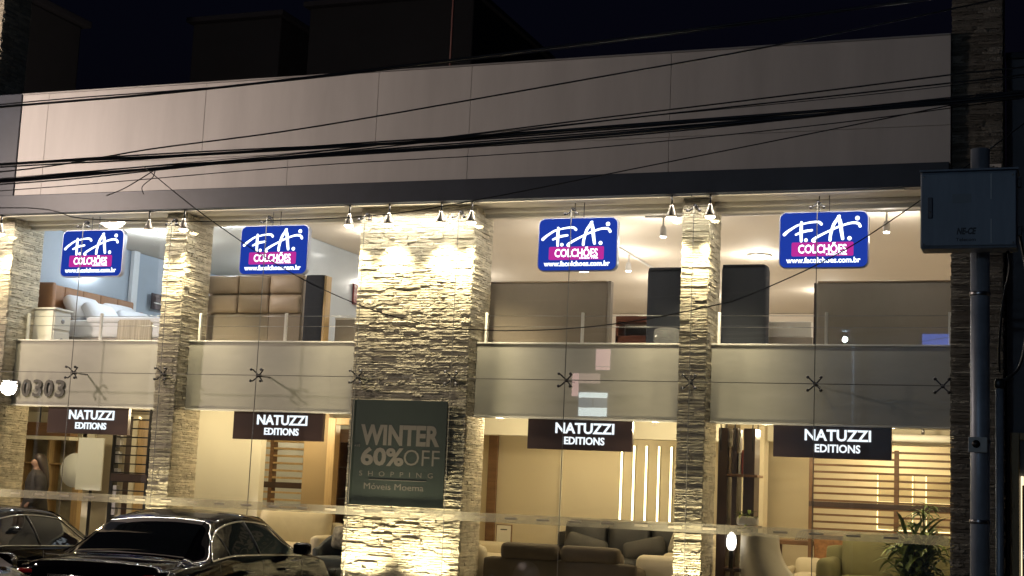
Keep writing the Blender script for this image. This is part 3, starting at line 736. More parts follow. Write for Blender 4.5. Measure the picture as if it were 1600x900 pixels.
t = slat_screen('slatted_shelf', 'dark ladder shelf with thin black rungs left of the narrow column', 'shelf', (-12.72, 1.15, GF), .62, .25, 2.30, 17, .018, black_m, black_m, (-.30, .30), (1.28, 1.39), .10)
for i in range(9): MB().bbox(-.275, -.205, .01, .09, .30+.245*i, .48+.245*i, .004).build('white_block', M('pale_block', (.55, .54, .56), .5), t)
# light strips on the feature wall
for i, wd in enumerate(('first', 'second', 'third', 'fourth', 'fifth')):
    t = thing('light_strip', wd+' vertical light strip from the left on the beige wall', 'light strip', (-6.17+.187*i, 3.975, 1.385), group='vertical light strips of the feature wall')
    MB().bbox(-.018, .018, .0, .024, 0, 1.10, .002).build('channel', trim_white, t); MB().bbox(-.013, .013, -.008, -.001, .01, 1.09, .002).build('tube', EM('strip_glow', (1, .83, .46), 5.5), t)
# little framed notice
t = thing('framed_notice', 'small framed white notice standing behind the cream sofa', 'frame', (-7.45, 2.6, GF))
MB().bbox(-.12, .12, 0, .02, .60, .92, .004).build('frame', wood, t); MB().box(-.105, .105, -.004, -.001, .615, .905).build('sheet', M('paper', (.7, .68, .6), .7), t); MB().bbox(-.05, .05, -.006, -.0045, .84, .855, .0005).build('print_line', black_m, t)
MB().tube([(0, .01, .6), (0, .01, 0)], .012, 8).build('stand', dark_steel, t); MB().lathe((0, .01, 0), [(.12, 0), (.12, .012)], 16).build('base', dark_steel, t)
# black shelf of the right window
t = thing('black_shelf', 'tall black metal shelf with plants beside the right narrow column', 'shelf', (-3.86, 1.15, GF))
for (x, y) in ((-.21, 0), (-.03, 0), (.19, 0), (-.21, .32), (.19, .32)): MB().tube([(x, y, 2.0), (x, y, 2.425)], .008, 8).build('hanging_rod', black_m, t)
for (a, b) in ((-.24, -.12), (-.06, .0), (.08, .22)): MB().bbox(a, b, .0, .32, 0, 2.28, .006).build('upright_panel', dark_brown, t)
for z in (.55, 1.06, 1.68): MB().bbox(-.117, .26, -.02, .34, z, z+.03, .004).build('shelf_board', wood, t)
bk = [M('book_white', (.7, .7, .66), .6), M('book_red', (.3, .06, .04), .6), M('book_tan', (.4, .3, .2), .6)]
t2 = [(.015, .03, 0), (.055, .028, 1), (-.10, .03, 2)]
for i, (x, w_, k) in enumerate(t2):
    tag(MB().bbox(x-3.86, x-3.86+w_, 1.16, 1.38, GF+1.712, GF+1.98+.03*k, .003).build('book', bk[k]), ('white', 'red', 'tan')[k]+' book upright on the black shelf', 'book')
t = thing('table_lamp', 'small glowing white egg lamp on the black shelf', 'lamp', (-3.87, .98, 1.31-.03))
MB().bbox(-.10, .11, -.02, .10, -.40, -.36, .006).build('bracket', dark_brown, t)
MB().lathe((0, 0, -.36), [(.03, 0), (.03, .20), (.02, .22)], 14).build('base', dark_steel, t)
MB().lathe((0, 0, -.14), [(.03, 0), (.055, .04), (.062, .10), (.052, .17), (.02, .215), (.002, .22)], 18).build('globe', EM('egg_glow', (1, .93, .85), 4), t)
# potted trailing plant on shelf
leaf_m = M('leaf_green', (.075, .115, .025), .5, var=.35, vscale=20); leaf_l = M('leaf_light', (.19, .25, .05), .5, var=.3, vscale=20)
def blade(L_, w, droop, seg=5):
    vs = []; fs = []
    for i in range(seg+1):
        f = i/seg; x = L_*f*math.cos(droop*f*.6); z = L_*(f*.55-droop*f*f*.75); ww = w*math.sin(math.pi*min(.97, f*.85+.12))
        vs += [(x, -ww/2, z), (x, 0, z-.12*ww), (x, ww/2, z)]
    for i in range(seg): fs += [(i*3, i*3+1, i*3+4, i*3+3), (i*3+1, i*3+2, i*3+5, i*3+4)]
    return vs, fs
def blade_mesh(name, L_, w, droop, mat):
    vs, fs = blade(L_, w, droop); me = bpy.data.meshes.new(name); me.from_pydata(vs, [], fs); me.update(); me.materials.append(mat); return me
def pot(t, r, h, mat, z=0): MB().lathe((0, 0, z), [(r*.72, 0), (r*.95, h*.5), (r, h*.95), (r*.96, h), (r*.85, h*.93), (.001, h*.92)], 20).build('pot', mat, t)
t = thing('potted_plant', 'small trailing plant in a long white trough on the black shelf', 'plant', (-3.76, 1.1, GF+1.092))
MB().rbox((.06, 0, .055), (.13, .06, .055), .03, 6).build('pot', M('white_ceramic', (.62, .58, .52), .3), t)
rr = random.Random(3); bm_ = [blade_mesh('leaf', .16, .05, .9, leaf_l), blade_mesh('leaf', .2, .035, .5, leaf_m)]
for k in range(26):
    o = inst('leaf', bm_[k % 2], t, (rr.uniform(-.06, .14), rr.uniform(-.04, .04), rr.uniform(.08, .14) if k < 16 else rr.uniform(-.14, .08)), (rr.uniform(.6, 1.1),)*3, rr.uniform(0, 6.3)); o.rotation_euler[1] = rr.uniform(-.7, .5)
# big leafy plant and palm
t = thing('potted_plant', 'bushy green plant in a pale pot at the right end of the window', 'plant', (-1.66, .85, GF))
pot(t, .19, .30, M('white_ceramic', (.62, .58, .52), .3))
ml = [blade_mesh('leaf', .42, .065, .9, leaf_m), blade_mesh('leaf', .36, .085, 1.1, leaf_l), blade_mesh('leaf', .5, .045, .6, leaf_m)]
for k in range(240):
    a = rr.uniform(0, 6.3); z = rr.uniform(.40, .98); o = inst('leaf', ml[k % 3], t, (rr.uniform(-.16, .14), rr.uniform(-.1, .1), z), (rr.uniform(.7, 1.25),)*3, a); o.rotation_euler[1] = rr.uniform(-.75, .25)
for k in range(7): MB().tube([(rr.uniform(-.06, .06), rr.uniform(-.06, .06), .28), (rr.uniform(-.12, .12), rr.uniform(-.1, .1), .95)], .008, 6).build('stem', wood, t)
t = thing('potted_palm', 'thin lady palm with fan leaves before the slatted screen', 'palm', (-1.62, 1.25, GF))
pot(t, .16, .26, dark_brown)
for k in range(10):
    a = rr.uniform(0, 6.3); hx, hy = .14*math.cos(a), .12*math.sin(a); top = rr.uniform(.95, 1.42)
    st = MB().tube([(0, 0, .24), (hx*.5, hy*.5, top*.55), (hx, hy, top)], .007, 6).build('stem', leaf_m, t)
    for j in range(8):
        o = inst('leaf', ml[0], t, (hx, hy, top), (.62, .5, .62), a+(j-4)*.75); o.rotation_euler[1] = rr.uniform(-.35, .35)
# lit mirrors behind the screen
for i, (x, lab) in enumerate(((-2.62, 'left glowing square mirror frame seen through the slats'), (-1.95, 'right glowing square mirror frame seen through the slats'))):
    t = thing('lit_mirror', lab, 'mirror', (x+.28, 4.74, 1.42), group='glowing mirrors behind the slat screen')
    g = EM('mirror_glow', (1, .82, .42), 2.6)
    for (a, b, c, d) in ((-.25, .25, .785, .80), (-.25, .25, 0, .015), (-.25, -.235, .016, .784), (.235, .25, .016, .784), (-.25, .25, .39, .405)): MB().bbox(a, b, .0, .03, c, d, .004).build('glowing_edge', g, t)
    MB().box(-.234, .234, .015, .03, .016, .784).build('mirror_glass', M('mirror', (.5, .42, .26), .12), t)
t = thing('ceiling_oval', 'white oval pendant ceiling disc at the right window', 'ceiling lamp', (-1.75, 2.4, 2.55))
MB().rbox((0, 0, .06), (.42, .30, .05), .045, 8).build('disc', trim_white, t); MB().tube([(0, 0, .1), (0, 0, .228)], .02, 8).build('rod', steel, t)
# white shell chair
t = thing('shell_chair', 'tall white curved back chair seen from behind beside the black shelf', 'chair', (-3.42, 1.0, GF), R(0))
vs = []; fs = []; nu, nv = 14, 14
for i in range(nu+1):
    v = i/nu; z = .22+.80*v; xl = -.36+.03*v*v; xr = .10+.62*(1-v)**2.6
    for j in range(nv+1):
        u = j/nv; x = xl+(xr-xl)*u; w = 2*u-1
        vs.append((x, -.04-.10*(1-w*w)+.22*w*w-.12*v, z-.03*w*w*v))
k = nv+1
for i in range(nu):
    for j in range(nv): fs.append((i*k+j, i*k+j+1, (i+1)*k+j+1, (i+1)*k+j))
b = MB().add(vs, fs, True); o = b.build('shell_back', M('chair_white', (.47, .44, .36), .6, bump=.15, bscale=90), t)
sm = o.modifiers.new('thick', 'SOLIDIFY'); sm.thickness = .04; sm.offset = 0
MB().rbox((-.1, .28, .40), (.30, .28, .06), .05, 6).build('seat_cushion', cream_fab, t)
for sx in (-.3, .1):
    for sy in (.08, .48): MB().tube([(sx, sy, .36), (sx*1.1, sy, 0)], .015, 8).build('leg', dark_brown, t)
# dining table and wood chair behind it
t = thing('wooden_table', 'small brown wooden table behind the white shell chair', 'table', (-3.25, 3.35, GF))
MB().bbox(-.55, .45, -.3, .3, .84, .90, .008).build('table_top', wood, t)
for sx in (-.5, .40):
    for sy in (-.25, .25): MB().bbox(sx-.025, sx+.025, sy-.025, sy+.025, 0, .839, .004).build('leg', wood, t)
t = thing('metal_sculpture', 'shiny wire sculpture on the wooden table', 'ornament', (-3.35, 3.30, GF+.90))
for k in range(7): MB().tube(spline([(-.14+.03*k, -.03, .0), (-.08+.035*k, 0, .12+.02*math.sin(k)), (.04+.02*k, .02, .11), (.12+.01*k, 0, .0)], 4), .008, 6).build('wire_loop', steel, t)
t = thing('wooden_chair', 'tan wooden chair with patterned cushion left of the olive sofa', 'chair', (-2.98, 2.75, GF))
MB().bbox(-.2, .2, -.2, .2, .42, .46, .008).build('seat', wood_lt, t); MB().rbox((0, .16, .80), (.20, .03, .20), .03, 6).build('backrest', M('tan_leather', (.33, .16, .06), .5, var=.4, vscale=12), t)
for sx in (-.18, .18):
    for sy in (-.17, .17): MB().tube([(sx, sy, .42 if sy < 0 else .98), (sx, sy, 0)], .014, 8).build('leg', wood_lt, t)
# bay 1: mirror panels, niche, door wall, pilaster
t = thing('mirror_panel', 'white panel mirror of joined disc and rectangle under the left brand sign', 'mirror', (-14.45, 2.55, 1.46))
pale = M('pale_mirror', (.84, .88, .86), .3)
MB().bbox(-.24, .24, 0, .03, 0, .82, .004).build('rectangle', pale, t); MB().lathe((-.30, .035, .30), [(.27, 0), (.27, .03)], 32, 'y').build('disc', pale, t)
MB().bbox(-.02, .02, .066, .10, -1.11, .5, .003).build('stand_post', dark_steel, t); MB().bbox(-.3, .3, -.1, .2, -1.11, -1.09, .003).build('stand_foot', dark_steel, t)
t = thing('door_frame', 'brown wooden double door frame behind the mirror panel', 'door', (-13.85, 2.9, GF))
MB().bbox(-.95, -.80, 0, .1, 0, 2.3, .006).build('jamb', cream_wall, t); MB().bbox(-.20, -.10, 0, .08, 0, 2.3, .006).build('dark_jamb', dark_brown, t); MB().bbox(-.095, .0, 0, .1, 0, 2.3, .006).build('jamb', cream_wall, t); MB().bbox(.005, .26, .02, .08, 0, 2.25, .006).build('door_leaf', wood_lt, t); MB().bbox(.265, .36, 0, .1, 0, 2.3, .006).build('jamb', wood_lt, t)
MB().box(-.795, -.205, .05, .07, 0, 2.25).build('door_leaf', M('grey_beige', (.40, .36, .28), .6), t)
t = thing('display_niche', 'wood framed lit display cabinet behind the woman', 'cabinet', (-16.2, 3.8, GF))
MB().bbox(-.62, .62, .3, .34, 0, 2.2, .006).build('back_panel', M('niche_green', (.38, .37, .28), .5, var=.5, vscale=3), t)
for (a, b) in ((-.65, -.58), (.52, .65), (-.05, .0)): MB().bbox(a, b, 0, .3, 0, 2.1, .006).build('upright', wood_lt, t)
MB().bbox(-.65, .65, -.02, .32, 1.95, 2.08, .006).build('head', cream_wall, t)
for z in (.5, 1.0, 1.5): MB().bbox(-.575, .515, .02, .28, z, z+.025, .003).build('shelf_board', wood_lt, t)
t = thing('wooden_beam', 'brown ceiling beam above the display cabinet', 'beam', (-16.0, 3.0, 2.30))
MB().bbox(-1.2, .8, 0, .2, .0, .22, .006).build('beam_body', wood, t); MB().bbox(-1.2, .8, -.02, .22, -.06, -.002, .004).build('pale_edge', cream_wall, t)
for dx in (-.4, .1): MB().tube([(dx, .1, .22), (dx, .1, .478)], .012, 8).build('hanger', dark_steel, t)
# bay 2 right: door frame & glazed cabinet
t = thing('wooden_door_frame', 'tall light wood door frame left of the wide pillar', 'door frame', (-10.08, 2.2, GF))
MB().bbox(-.02, .10, 0, .16, 0, 2.33, .006).build('jamb', wood_lt, t); MB().bbox(.8, .92, 0, .16, 0, 2.33, .006).build('jamb', wood_lt, t); MB().bbox(.102, .798, 0, .16, 2.23, 2.33, .006).build('head', wood_lt, t); MB().bbox(-.42, -.024, .04, .14, 0, 2.40, .006).build('side_panel', M('brown_panel', (.28, .20, .10), .6), t)
t = thing('glazed_cabinet', 'dark glazed cabinet with bottles seen through the wooden door frame', 'cabinet', (-9.75, 3.0, GF))
MB().bbox(-.6, .6, .3, .34, 0, 2.2, .006).build('back_panel', M('cabinet_grey', (.16, .17, .16), .3), t)
for x in (-.6, -.12, .56): MB().bbox(x, x+.05, 0, .3, 0, 2.2, .005).build('upright', wood, t)
for z in (.7, 1.15, 1.62): MB().bbox(-.545, .555, .01, .29, z, z+.02, .003).build('shelf_board', dark_brown, t)
MB().bbox(-.6, .6, -.02, .32, 2.0, 2.2, .006).build('head', wood, t)
rb = random.Random(5)
for k, lab in enumerate(('clear', 'grey', 'tall clear', 'round', 'slim')):
    z = (.72, 1.17, 1.17, 1.64, .72)[k]; x = (-.40, -.36, .12, -.35, .25)[k]
    tag(MB().lathe((-9.75+x, 3.1, GF+z+.001), [(.04, 0), (.055, .05), (.05, .14), (.018, .2), (.018, .26)], 14).build('glass_vase', M('vase_glass', (.45, .48, .46), .1)), lab+' glass vase on the dark glazed cabinet shelf', 'vase', 'vases in the glazed cabinet')

# ------------------------------------------------------------------ woman behind the left window
def skin(name, mat, parent, joints, edges, rad, levels=2, root=0):
    me = bpy.data.meshes.new(name); me.from_pydata(joints, edges, []); me.update()
    o = bpy.data.objects.new(name, me); COL.objects.link(o); o.parent = parent
    sk = o.modifiers.new('skin', 'SKIN'); sk.use_smooth_shade = True
    if not me.skin_vertices: me.attributes.new('skin', 'FLOAT', 'POINT')
    return o, sk
def person():
    t = thing('person', 'person with long dark hair in a black jacket behind the left window', 'person', (-14.80, 1.75, GF), R(48))
    skin_m = M('skin', (.22, .13, .09), .6); cloth = M('black_cloth', (.014, .012, .012), .8, var=.2); hair_m = M('dark_hair', (.018, .011, .008), .5, var=.3, vscale=20, stretch=(1, 1, .1))
    # local: faces +x... built facing -x
    J = [(0,0,.88),(0,0,1.05),(0,0,1.22),(0,0,1.34),(-.01,0,1.41),(-.015,0,1.47),(-.015,0,1.56),
         (0,.17,1.31),(.01,.23,1.06),(-.12,.20,.88),(-.18,.19,.82), (0,-.17,1.31),(.01,-.23,1.06),(-.12,-.20,.88),(-.18,-.19,.82),
         (0,.09,.82),(0,.10,.45),(.02,.10,.08),(-.11,.11,.035), (0,-.09,.82),(-.04,-.10,.45),(.0,-.10,.08),(-.13,-.11,.035), (-.10,0,1.50)]
    E_ = [(0,1),(1,2),(2,3),(3,4),(4,5),(5,6),(3,7),(7,8),(8,9),(9,10),(3,11),(11,12),(12,13),(13,14),(0,15),(15,16),(16,17),(17,18),(0,19),(19,20),(20,21),(21,22),(5,23)]
    RD = {0:(.15,.12),1:(.13,.105),2:(.14,.11),3:(.10,.08),4:(.05,.05),5:(.075,.085),6:(.075,.08),7:(.065,.06),8:(.05,.05),9:(.036,.036),10:(.03,.02),11:(.065,.06),12:(.05,.05),13:(.036,.036),14:(.03,.02),
          15:(.085,.085),16:(.06,.06),17:(.045,.045),18:(.04,.03),19:(.085,.085),20:(.06,.06),21:(.045,.045),22:(.04,.03),23:(.018,.018)}
    me = bpy.data.meshes.new('body'); bm = bmesh.new(); lay = bm.verts.layers.skin.verify()
    vs = [bm.verts.new(j) for j in J]
    for i, v in enumerate(vs): v[lay].radius = RD[i]; v[lay].use_root = (i == 0)
    for a, b in E_: bm.edges.new((vs[a], vs[b]))
    bm.to_mesh(me); bm.free()
    o = bpy.data.objects.new('body', me); COL.objects.link(o)
    o.modifiers.new('skin', 'SKIN').use_smooth_shade = True; s = o.modifiers.new('sub', 'SUBSURF'); s.levels = 2; s.render_levels = 2
    dg = bpy.context.evaluated_depsgraph_get(); dg.update()
    me2 = bpy.data.meshes.new_from_object(o.evaluated_get(dg)); bpy.data.objects.remove(o)
    me2.materials.clear(); me2.materials.append(cloth); me2.materials.append(skin_m)
    for p in me2.polygons:
        p.use_smooth = True; p.material_index = 1 if (p.center.z > 1.395 or (p.center.x < -.13 and .76 < p.center.z < .9)) else 0
    b = bpy.data.objects.new('body', me2); COL.objects.link(b); b.parent = t
    # jacket, open surface of revolution-like rings
    jk = MB(); n = 20; rings = [(.62, .22, .25), (.80, .20, .235), (1.0, .165, .225), (1.2, .165, .235), (1.31, .135, .215), (1.37, .09, .12), (1.41, .062, .07)]
    vs = []; fs = []
    for (z, rx, ry) in rings:
        for k in range(n): a = 2*math.pi*k/n; vs.append((rx*math.cos(a), ry*math.sin(a), z))
    for i in range(len(rings)-1):
        for k in range(n): fs.append((i*n+k, i*n+(k+1) % n, (i+1)*n+(k+1) % n, (i+1)*n+k))
    jk.add(vs, fs, True); jk.build('jacket', cloth, t)
    for sy in (-1, 1): MB().tube(spline([(0, sy*.19, 1.31), (.02, sy*.265, 1.08), (-.10, sy*.23, .89)], 5), [.085]*4+[.075]*5+[.058]*2, 12).build('sleeve', cloth, t)
    # hair: cap and long fall behind
    hr = MB(); vs = []; fs = []; rings = [(1.645, .02, .02, .0), (1.63, .07, .07, .01), (1.58, .105, .10, .02), (1.50, .10, .11, .045), (1.42, .085, .125, .075), (1.30, .075, .14, .105), (1.18, .055, .13, .135), (1.08, .03, .09, .15)]
    for (z, rx, ry, cx) in rings:
        for k in range(n): a = 2*math.pi*k/n; vs.append((cx+rx*math.cos(a)*(1 if math.cos(a) > 0 else .82), ry*math.sin(a), z))
    for i in range(len(rings)-1):
        for k in range(n): fs.append((i*n+k, (i+1)*n+k, (i+1)*n+(k+1) % n, i*n+(k+1) % n))
    hr.add(vs, fs, True); hr.build('hair', hair_m, t)
    for sy in (-1, 1): MB().rbox((-.086, sy*.032, 1.535), (.006, .014, .008), .006, 4).build('eye', black_m, t)
    MB().rbox((-.082, 0, 1.462), (.008, .022, .006), .005, 4).build('mouth', M('lips', (.25, .07, .06), .5), t)
    return t
person()

# ------------------------------------------------------------------ cars
paint = M('black_paint', (.003, .003, .004), .5, coat=.6, spec=.0)
cglass = M('tinted_glass', (.004, .005, .006), .03, spec=.7)
chrome = M('chrome', (.75, .74, .72), .12, metal=1)
rubber = M('rubber', (.02, .02, .02), .85, bump=.2); alloy = M('alloy', (.5, .5, .52), .3, metal=1)
tail = M('tail_red', (.20, .004, .004), .15, coat=1)
def interp(tab, t):
    for i in range(len(tab)-1):
        if tab[i][0] <= t <= tab[i+1][0]:
            t0, t1 = tab[i][0], tab[i+1][0]; f = (t-t0)/(t1-t0)
            p0 = tab[max(i-1, 0)]; p1 = tab[i]; p2 = tab[i+1]; p3 = tab[min(i+2, len(tab)-1)]
            def tang(a, b, c):   # finite difference slope with monotone limiter
                d0 = (b[1]-a[1])/max(1e-6, b[0]-a[0]) if b is not a else None; d1 = (c[1]-b[1])/max(1e-6, c[0]-b[0]) if c is not b else None
                if d0 is None: return d1
                if d1 is None: return d0
                return 0 if d0*d1 <= 0 else 2*d0*d1/(d0+d1)
            m1 = tang(p0, p1, p2)*(t1-t0); m2 = tang(p1, p2, p3)*(t1-t0)
            return (2*f**3-3*f*f+1)*p1[1]+(f**3-2*f*f+f)*m1+(-2*f**3+3*f*f)*p2[1]+(f**3-f*f)*m2
    return tab[-1][1] if t > tab[-1][0] else tab[0][1]
T = [0, .10, .35, .78, 1.15, 1.55, 2.1, 2.75, 3.1, 3.45, 4.0, 4.4, 4.58, 4.66]
tab = lambda v: list(zip(T, v))
ZC = tab([.86, .935, .95, .968, 1.19, 1.375, 1.435, 1.395, 1.235, 1.045, .975, .875, .77, .66])
ZR = tab([.81, .885, .905, .925, 1.13, 1.315, 1.375, 1.335, 1.175, 1.00, .93, .82, .70, .58])
WR = tab([.56, .68, .70, .685, .63, .585, .575, .585, .645, .72, .70, .60, .48, .38])
ZB = tab([.77, .84, .865, .895, .935, .965, .955, .94, .93, .915, .87, .77, .62, .50])
WB = tab([.68, .78, .82, .845, .86, .87, .875, .875, .87, .865, .84, .76, .62, .50])
WM = tab([.74, .84, .875, .895, .90, .905, .905, .905, .905, .90, .89, .83, .70, .58])
def section(t):
    """right half, from the roof centre down to the sill"""
    zc, zr, wr, zb, wb, wm = (interp(q, t) for q in (ZC, ZR, WR, ZB, WB, WM))
    crown = zc-zr
    pts = []
    for k in range(6): u = k/6; pts.append((wr*u, zc-crown*.62*u**2.2))
    pts.append((wr*.985, zr+crown*.13)); pts.append((wr+.022, zr-.02))
    a = (wr+.022, zr-.02); b = (wb-.012, zb+.012)
    for k in range(1, 6): f = k/6; pts.append((a[0]+(b[0]-a[0])*f+.018*math.sin(math.pi*f), a[1]+(b[1]-a[1])*f))
    pts.append(b); pts.append((wb+.012, zb-.02))
    for (f, g) in ((.25, .7), (.5, 1), (.75, .98)): pts.append((wb+(wm-wb)*g+.01, zb-.02-(zb-.42)*f))
    pts += [(wm-.005, .40), (wm+.004, .36), (wm-.03, .22), (wm-.12, .18)]
    return pts
def side_pt(t, f, off=0.006):
    """point on the side glass surface: f 0 = belt, 1 = roof rail"""
    zr, wr, zb, wb = (interp(q, t) for q in (ZR, WR, ZB, WB))
    a = (wr+.022, zr-.02); b = (wb-.012, zb+.012); g = 1-f
    return (a[0]+(b[0]-a[0])*g+.018*math.sin(math.pi*g)+off, t, a[1]+(b[1]-a[1])*g)
def make_car(label, loc, rz):
    t = thing('parked_car', label, 'car', loc, rz)
    NS = 64; L_ = 4.66; secs = [section(L_*i/NS) for i in range(NS+1)]; npt = len(secs[0]); vs = []; fs = []
    for i, s_ in enumerate(secs):
        y = L_*i/NS
        for (x, z) in s_: vs.append((x, y, z))
        for (x, z) in s_[1:]: vs.append((-x, y, z))
    per = 2*npt-1
    Rr = lambda i, j: i*per+j
    Ll = lambda i, j: i*per if j == 0 else i*per+npt+j-1
    for i in range(NS):
        for j in range(npt-1):
            fs.append((Rr(i, j), Rr(i, j+1), Rr(i+1, j+1), Rr(i+1, j))); fs.append((Ll(i, j), Ll(i+1, j), Ll(i+1, j+1), Ll(i, j+1)))
    fs.append(tuple([Rr(0, j) for j in range(npt-1, -1, -1)]+[Ll(0, j) for j in range(1, npt)])); fs.append(tuple([Rr(NS, j) for j in range(npt)]+[Ll(NS, j) for j in range(npt-1, 0, -1)]))
    MB().add(vs, fs, True).build('body', paint, t)
    # front and rear windows: patches of the same surface set 4 mm proud
    def patch(t0, t1, u0, u1, name):
        vs = []; fs = []; n, m_ = 14, 16
        for i in range(n+1):
            tt = t0+(t1-t0)*i/n; zc, zr, wr = (interp(q, tt) for q in (ZC, ZR, WR)); w_ = u0+(u1-u0)*i/n
            for j in range(m_+1):
                u = (j/m_*2-1)*w_; a = abs(u); z = zc-(zc-zr)*.62*a**2.2
                vs.append((wr*u, tt, z+.010))
        for i in range(n):
            for j in range(m_): k = i*(m_+1)+j; fs.append((k, k+1, k+m_+2, k+m_+1))
        MB().add(vs, fs, True).build(name, cglass, t)
    patch(.83, 1.50, .90, .88, 'rear_window'); patch(2.80, 3.40, .90, .92, 'windscreen')
    dlo = [(1.02, .03), (1.10, .42), (1.28, .80), (1.6, .90), (2.1, .92), (2.55, .92), (2.80, .88), (3.0, .60), (3.22, .22), (3.30, .03), (2.7, .02), (2.1, .02), (1.5, .02)]
    dp = spline([(a, b, 0) for a, b in dlo]+[(dlo[0][0], dlo[0][1], 0)], 5)
    for sg in (1, -1):
        pts = [side_pt(p.x, p.y, .007) for p in dp[:-1]]; P_ = [(sg*a, b, c) for a, b, c in pts]
        # fan-fill over rows for curvature: strip between lower and upper border
        lo, hi, m_ = [], [], 26
        for k in range(m_+1):
            tt = 1.025+(3.295-1.025)*k/m_
            fr = [p for p in dp]; ups = [0.03]
            for q, w_ in zip(fr[:-1], fr[1:]):
                if (q.x-tt)*(w_.x-tt) <= 0 and q.x != w_.x: ups.append(q.y+(w_.y-q.y)*(tt-q.x)/(w_.x-q.x))
            lo.append((tt, min(ups) if len(ups) > 2 else .02)); hi.append((tt, max(ups)))
        vs = []; fs = []; nr = 5
        for k in range(m_+1):
            for r_ in range(nr+1): f = lo[k][1]+(hi[k][1]-lo[k][1])*r_/nr; a, b, c = side_pt(lo[k][0], f, .006); vs.append((sg*a, b, c))
        for k in range(m_):
            for r_ in range(nr): q = k*(nr+1)+r_; fs.append((q, q+nr+1, q+nr+2, q+1) if sg > 0 else (q, q+1, q+nr+2, q+nr+1))
        MB().add(vs, fs, True).build('side_window', cglass, t)
        MB().tube(P_+[P_[0]], .011, 6, cap=False).build('window_trim', chrome, t)
        for tt in (2.15, 1.42): MB().tube([tuple(sg*c if i_ == 0 else c for i_, c in enumerate(side_pt(tt, f, .004))) for f in (.02, .3, .6, .9)], .016 if tt > 2 else .008, 6).build('pillar', black_m, t)
        # mirror
        mm = MB(); mm.rbox((0, 0, 0), (.105, .055, .07), .052, 8, puff=(0, .02, 0)); mr = mm.build('mirror', paint, t, (sg*1.0, 3.02, 1.03)); MB().tube([(sg*-.10, .03, -.05), (sg*-.02, .01, -.04)], .022, 8).build('mirror_arm', black_m, mr); MB().bbox(-.085, .085, -.079, -.074, -.05, .05, .002).build('mirror_glass', cglass, mr)
        for tt in (1.95, 2.95): MB().rbox((sg*(interp(WM, tt)+.035), tt-.2, .81), (.016, .10, .016), .014, 6).build('door_handle', paint, t)
        for tt in (1.15, 2.18, 3.28):
            MB().tube([(sg*(interp(WB, tt)+.014), tt, interp(ZB, tt)-.03), (sg*(interp(WM, tt)+.0125), tt, .66), (sg*(interp(WM, tt)+.009), tt, .45)], .004, 5).build('door_gap', black_m, t)
        MB().rbox((sg*.62, .06, .76), (.17, .06, .07), .05, 6).build('tail_light', tail, t); MB().rbox((sg*.56, 4.50, .66), (.15, .09, .06), .05, 6).build('headlight', M('headlight', (.5, .52, .55), .1, coat=1), t)
        for wy in (.86, 3.72):
            w_ = MB().tube([(sg*.70, wy, .32), (sg*.915, wy, .32)], [.32, .32], 28).build('wheel', rubber, t)
            MB().lathe((sg*.918, wy, .32), [(.235, 0), (.23, sg*.01), (.06, sg*.004), (.05, sg*.012)], 24, 'x').build('rim', alloy, w_)
            MB().tube([(sg*(.912), wy+.37*math.cos(R(a)), .32+.37*math.sin(R(a))) for a in range(0, 181, 12)], .022, 8).build('arch_lip', paint, t)
    MB().bbox(-.26, .26, -.018, -.004, .62, .74, .003).build('number_plate', M('plate', (.5, .5, .5), .4), t)
    MB().tube([(-.4, -.004, .78), (.4, -.004, .78)], .012, 8).build('chrome_bar', chrome, t)
    MB().tube([(x_, .36-.30*abs(x_)**2, .0+interp(ZC, .36)+.012) for x_ in (-.6, -.3, 0, .3, .6)], .003, 5).build('boot_gap', black_m, t)
    return t
c0 = make_car('glossy black sedan with chrome window trim parked nose in, right of the two', (-8.94, -4.86, GZ), R(6))
c1 = copy_tree(c0); c1.location = (-11.75, -5.05, GZ); c1.rotation_euler[2] = R(2); c1.scale = (.97, .97, .96); c1['label'] = 'black sedan at the left picture edge, behind the chrome trimmed one'
c2 = copy_tree(c0); c2.scale = (1.15, 1.15, 1.21); c2.location = (-10.30, -9.83, GZ-.12); c2.rotation_euler[2] = R(-90); c2['label'] = 'dark car cut off at the bottom left corner, showing one wing mirror'

# ------------------------------------------------------------------ street side: pole, cabinet, wires
galv = M('galvanised', (.33, .37, .43), .45, metal=.35, var=.2, vscale=5); cab_m = M('cabinet_grey_paint', (.20, .25, .32), .45, var=.16, vscale=5, stretch=(2, 2, .3), bump=.05, bscale=8)
t = thing('steel_pole', 'thick galvanised steel pole carrying the grey cabinet', 'pole', (-.555, -6.85, GZ))
m = MB(); m.tube([(0, 0, 0), (0, 0, 4.20)], .062, 20); m.build('pipe', galv, t)
for z in (2.22, 1.70, 3.2): MB().lathe((0, 0, z), [(.066, 0), (.068, .004), (.068, .022), (.066, .026)], 20).build('strap', steel, t)
MB().bbox(-.07, .05, -.085, -.062, 2.16, 2.26, .004).build('tag_plate', M('tag_white', (.55, .55, .52), .5), t)
MB().lathe((-.02, -.087, 2.215), [(.026, 0), (.026, -.004)], 16, 'y').build('tag_dot', black_m, t)
t = thing('steel_conduit', 'thin galvanised conduit beside the thick pole', 'conduit', (-.435, -6.80, GZ))
MB().tube([(0, 0, 0), (0, 0, 2.60)], .026, 14).build('pipe', galv, t); MB().rbox((0, 0, 2.62), (.035, .035, .04), .03, 6).build('cable_boot', black_m, t)
MB().tube(spline([(0, 0, 2.64), (.05, .0, 2.66), (.13, .02, 2.75), (.17, .03, 3.0), (.17, .05, 3.35), (.13, .06, 3.62)], 5), .009, 8).build('cable', black_m, t)
t = thing('metal_cabinet', 'grey metal utility cabinet high on the steel pole', 'cabinet', (-.615, -7.0, 3.42))
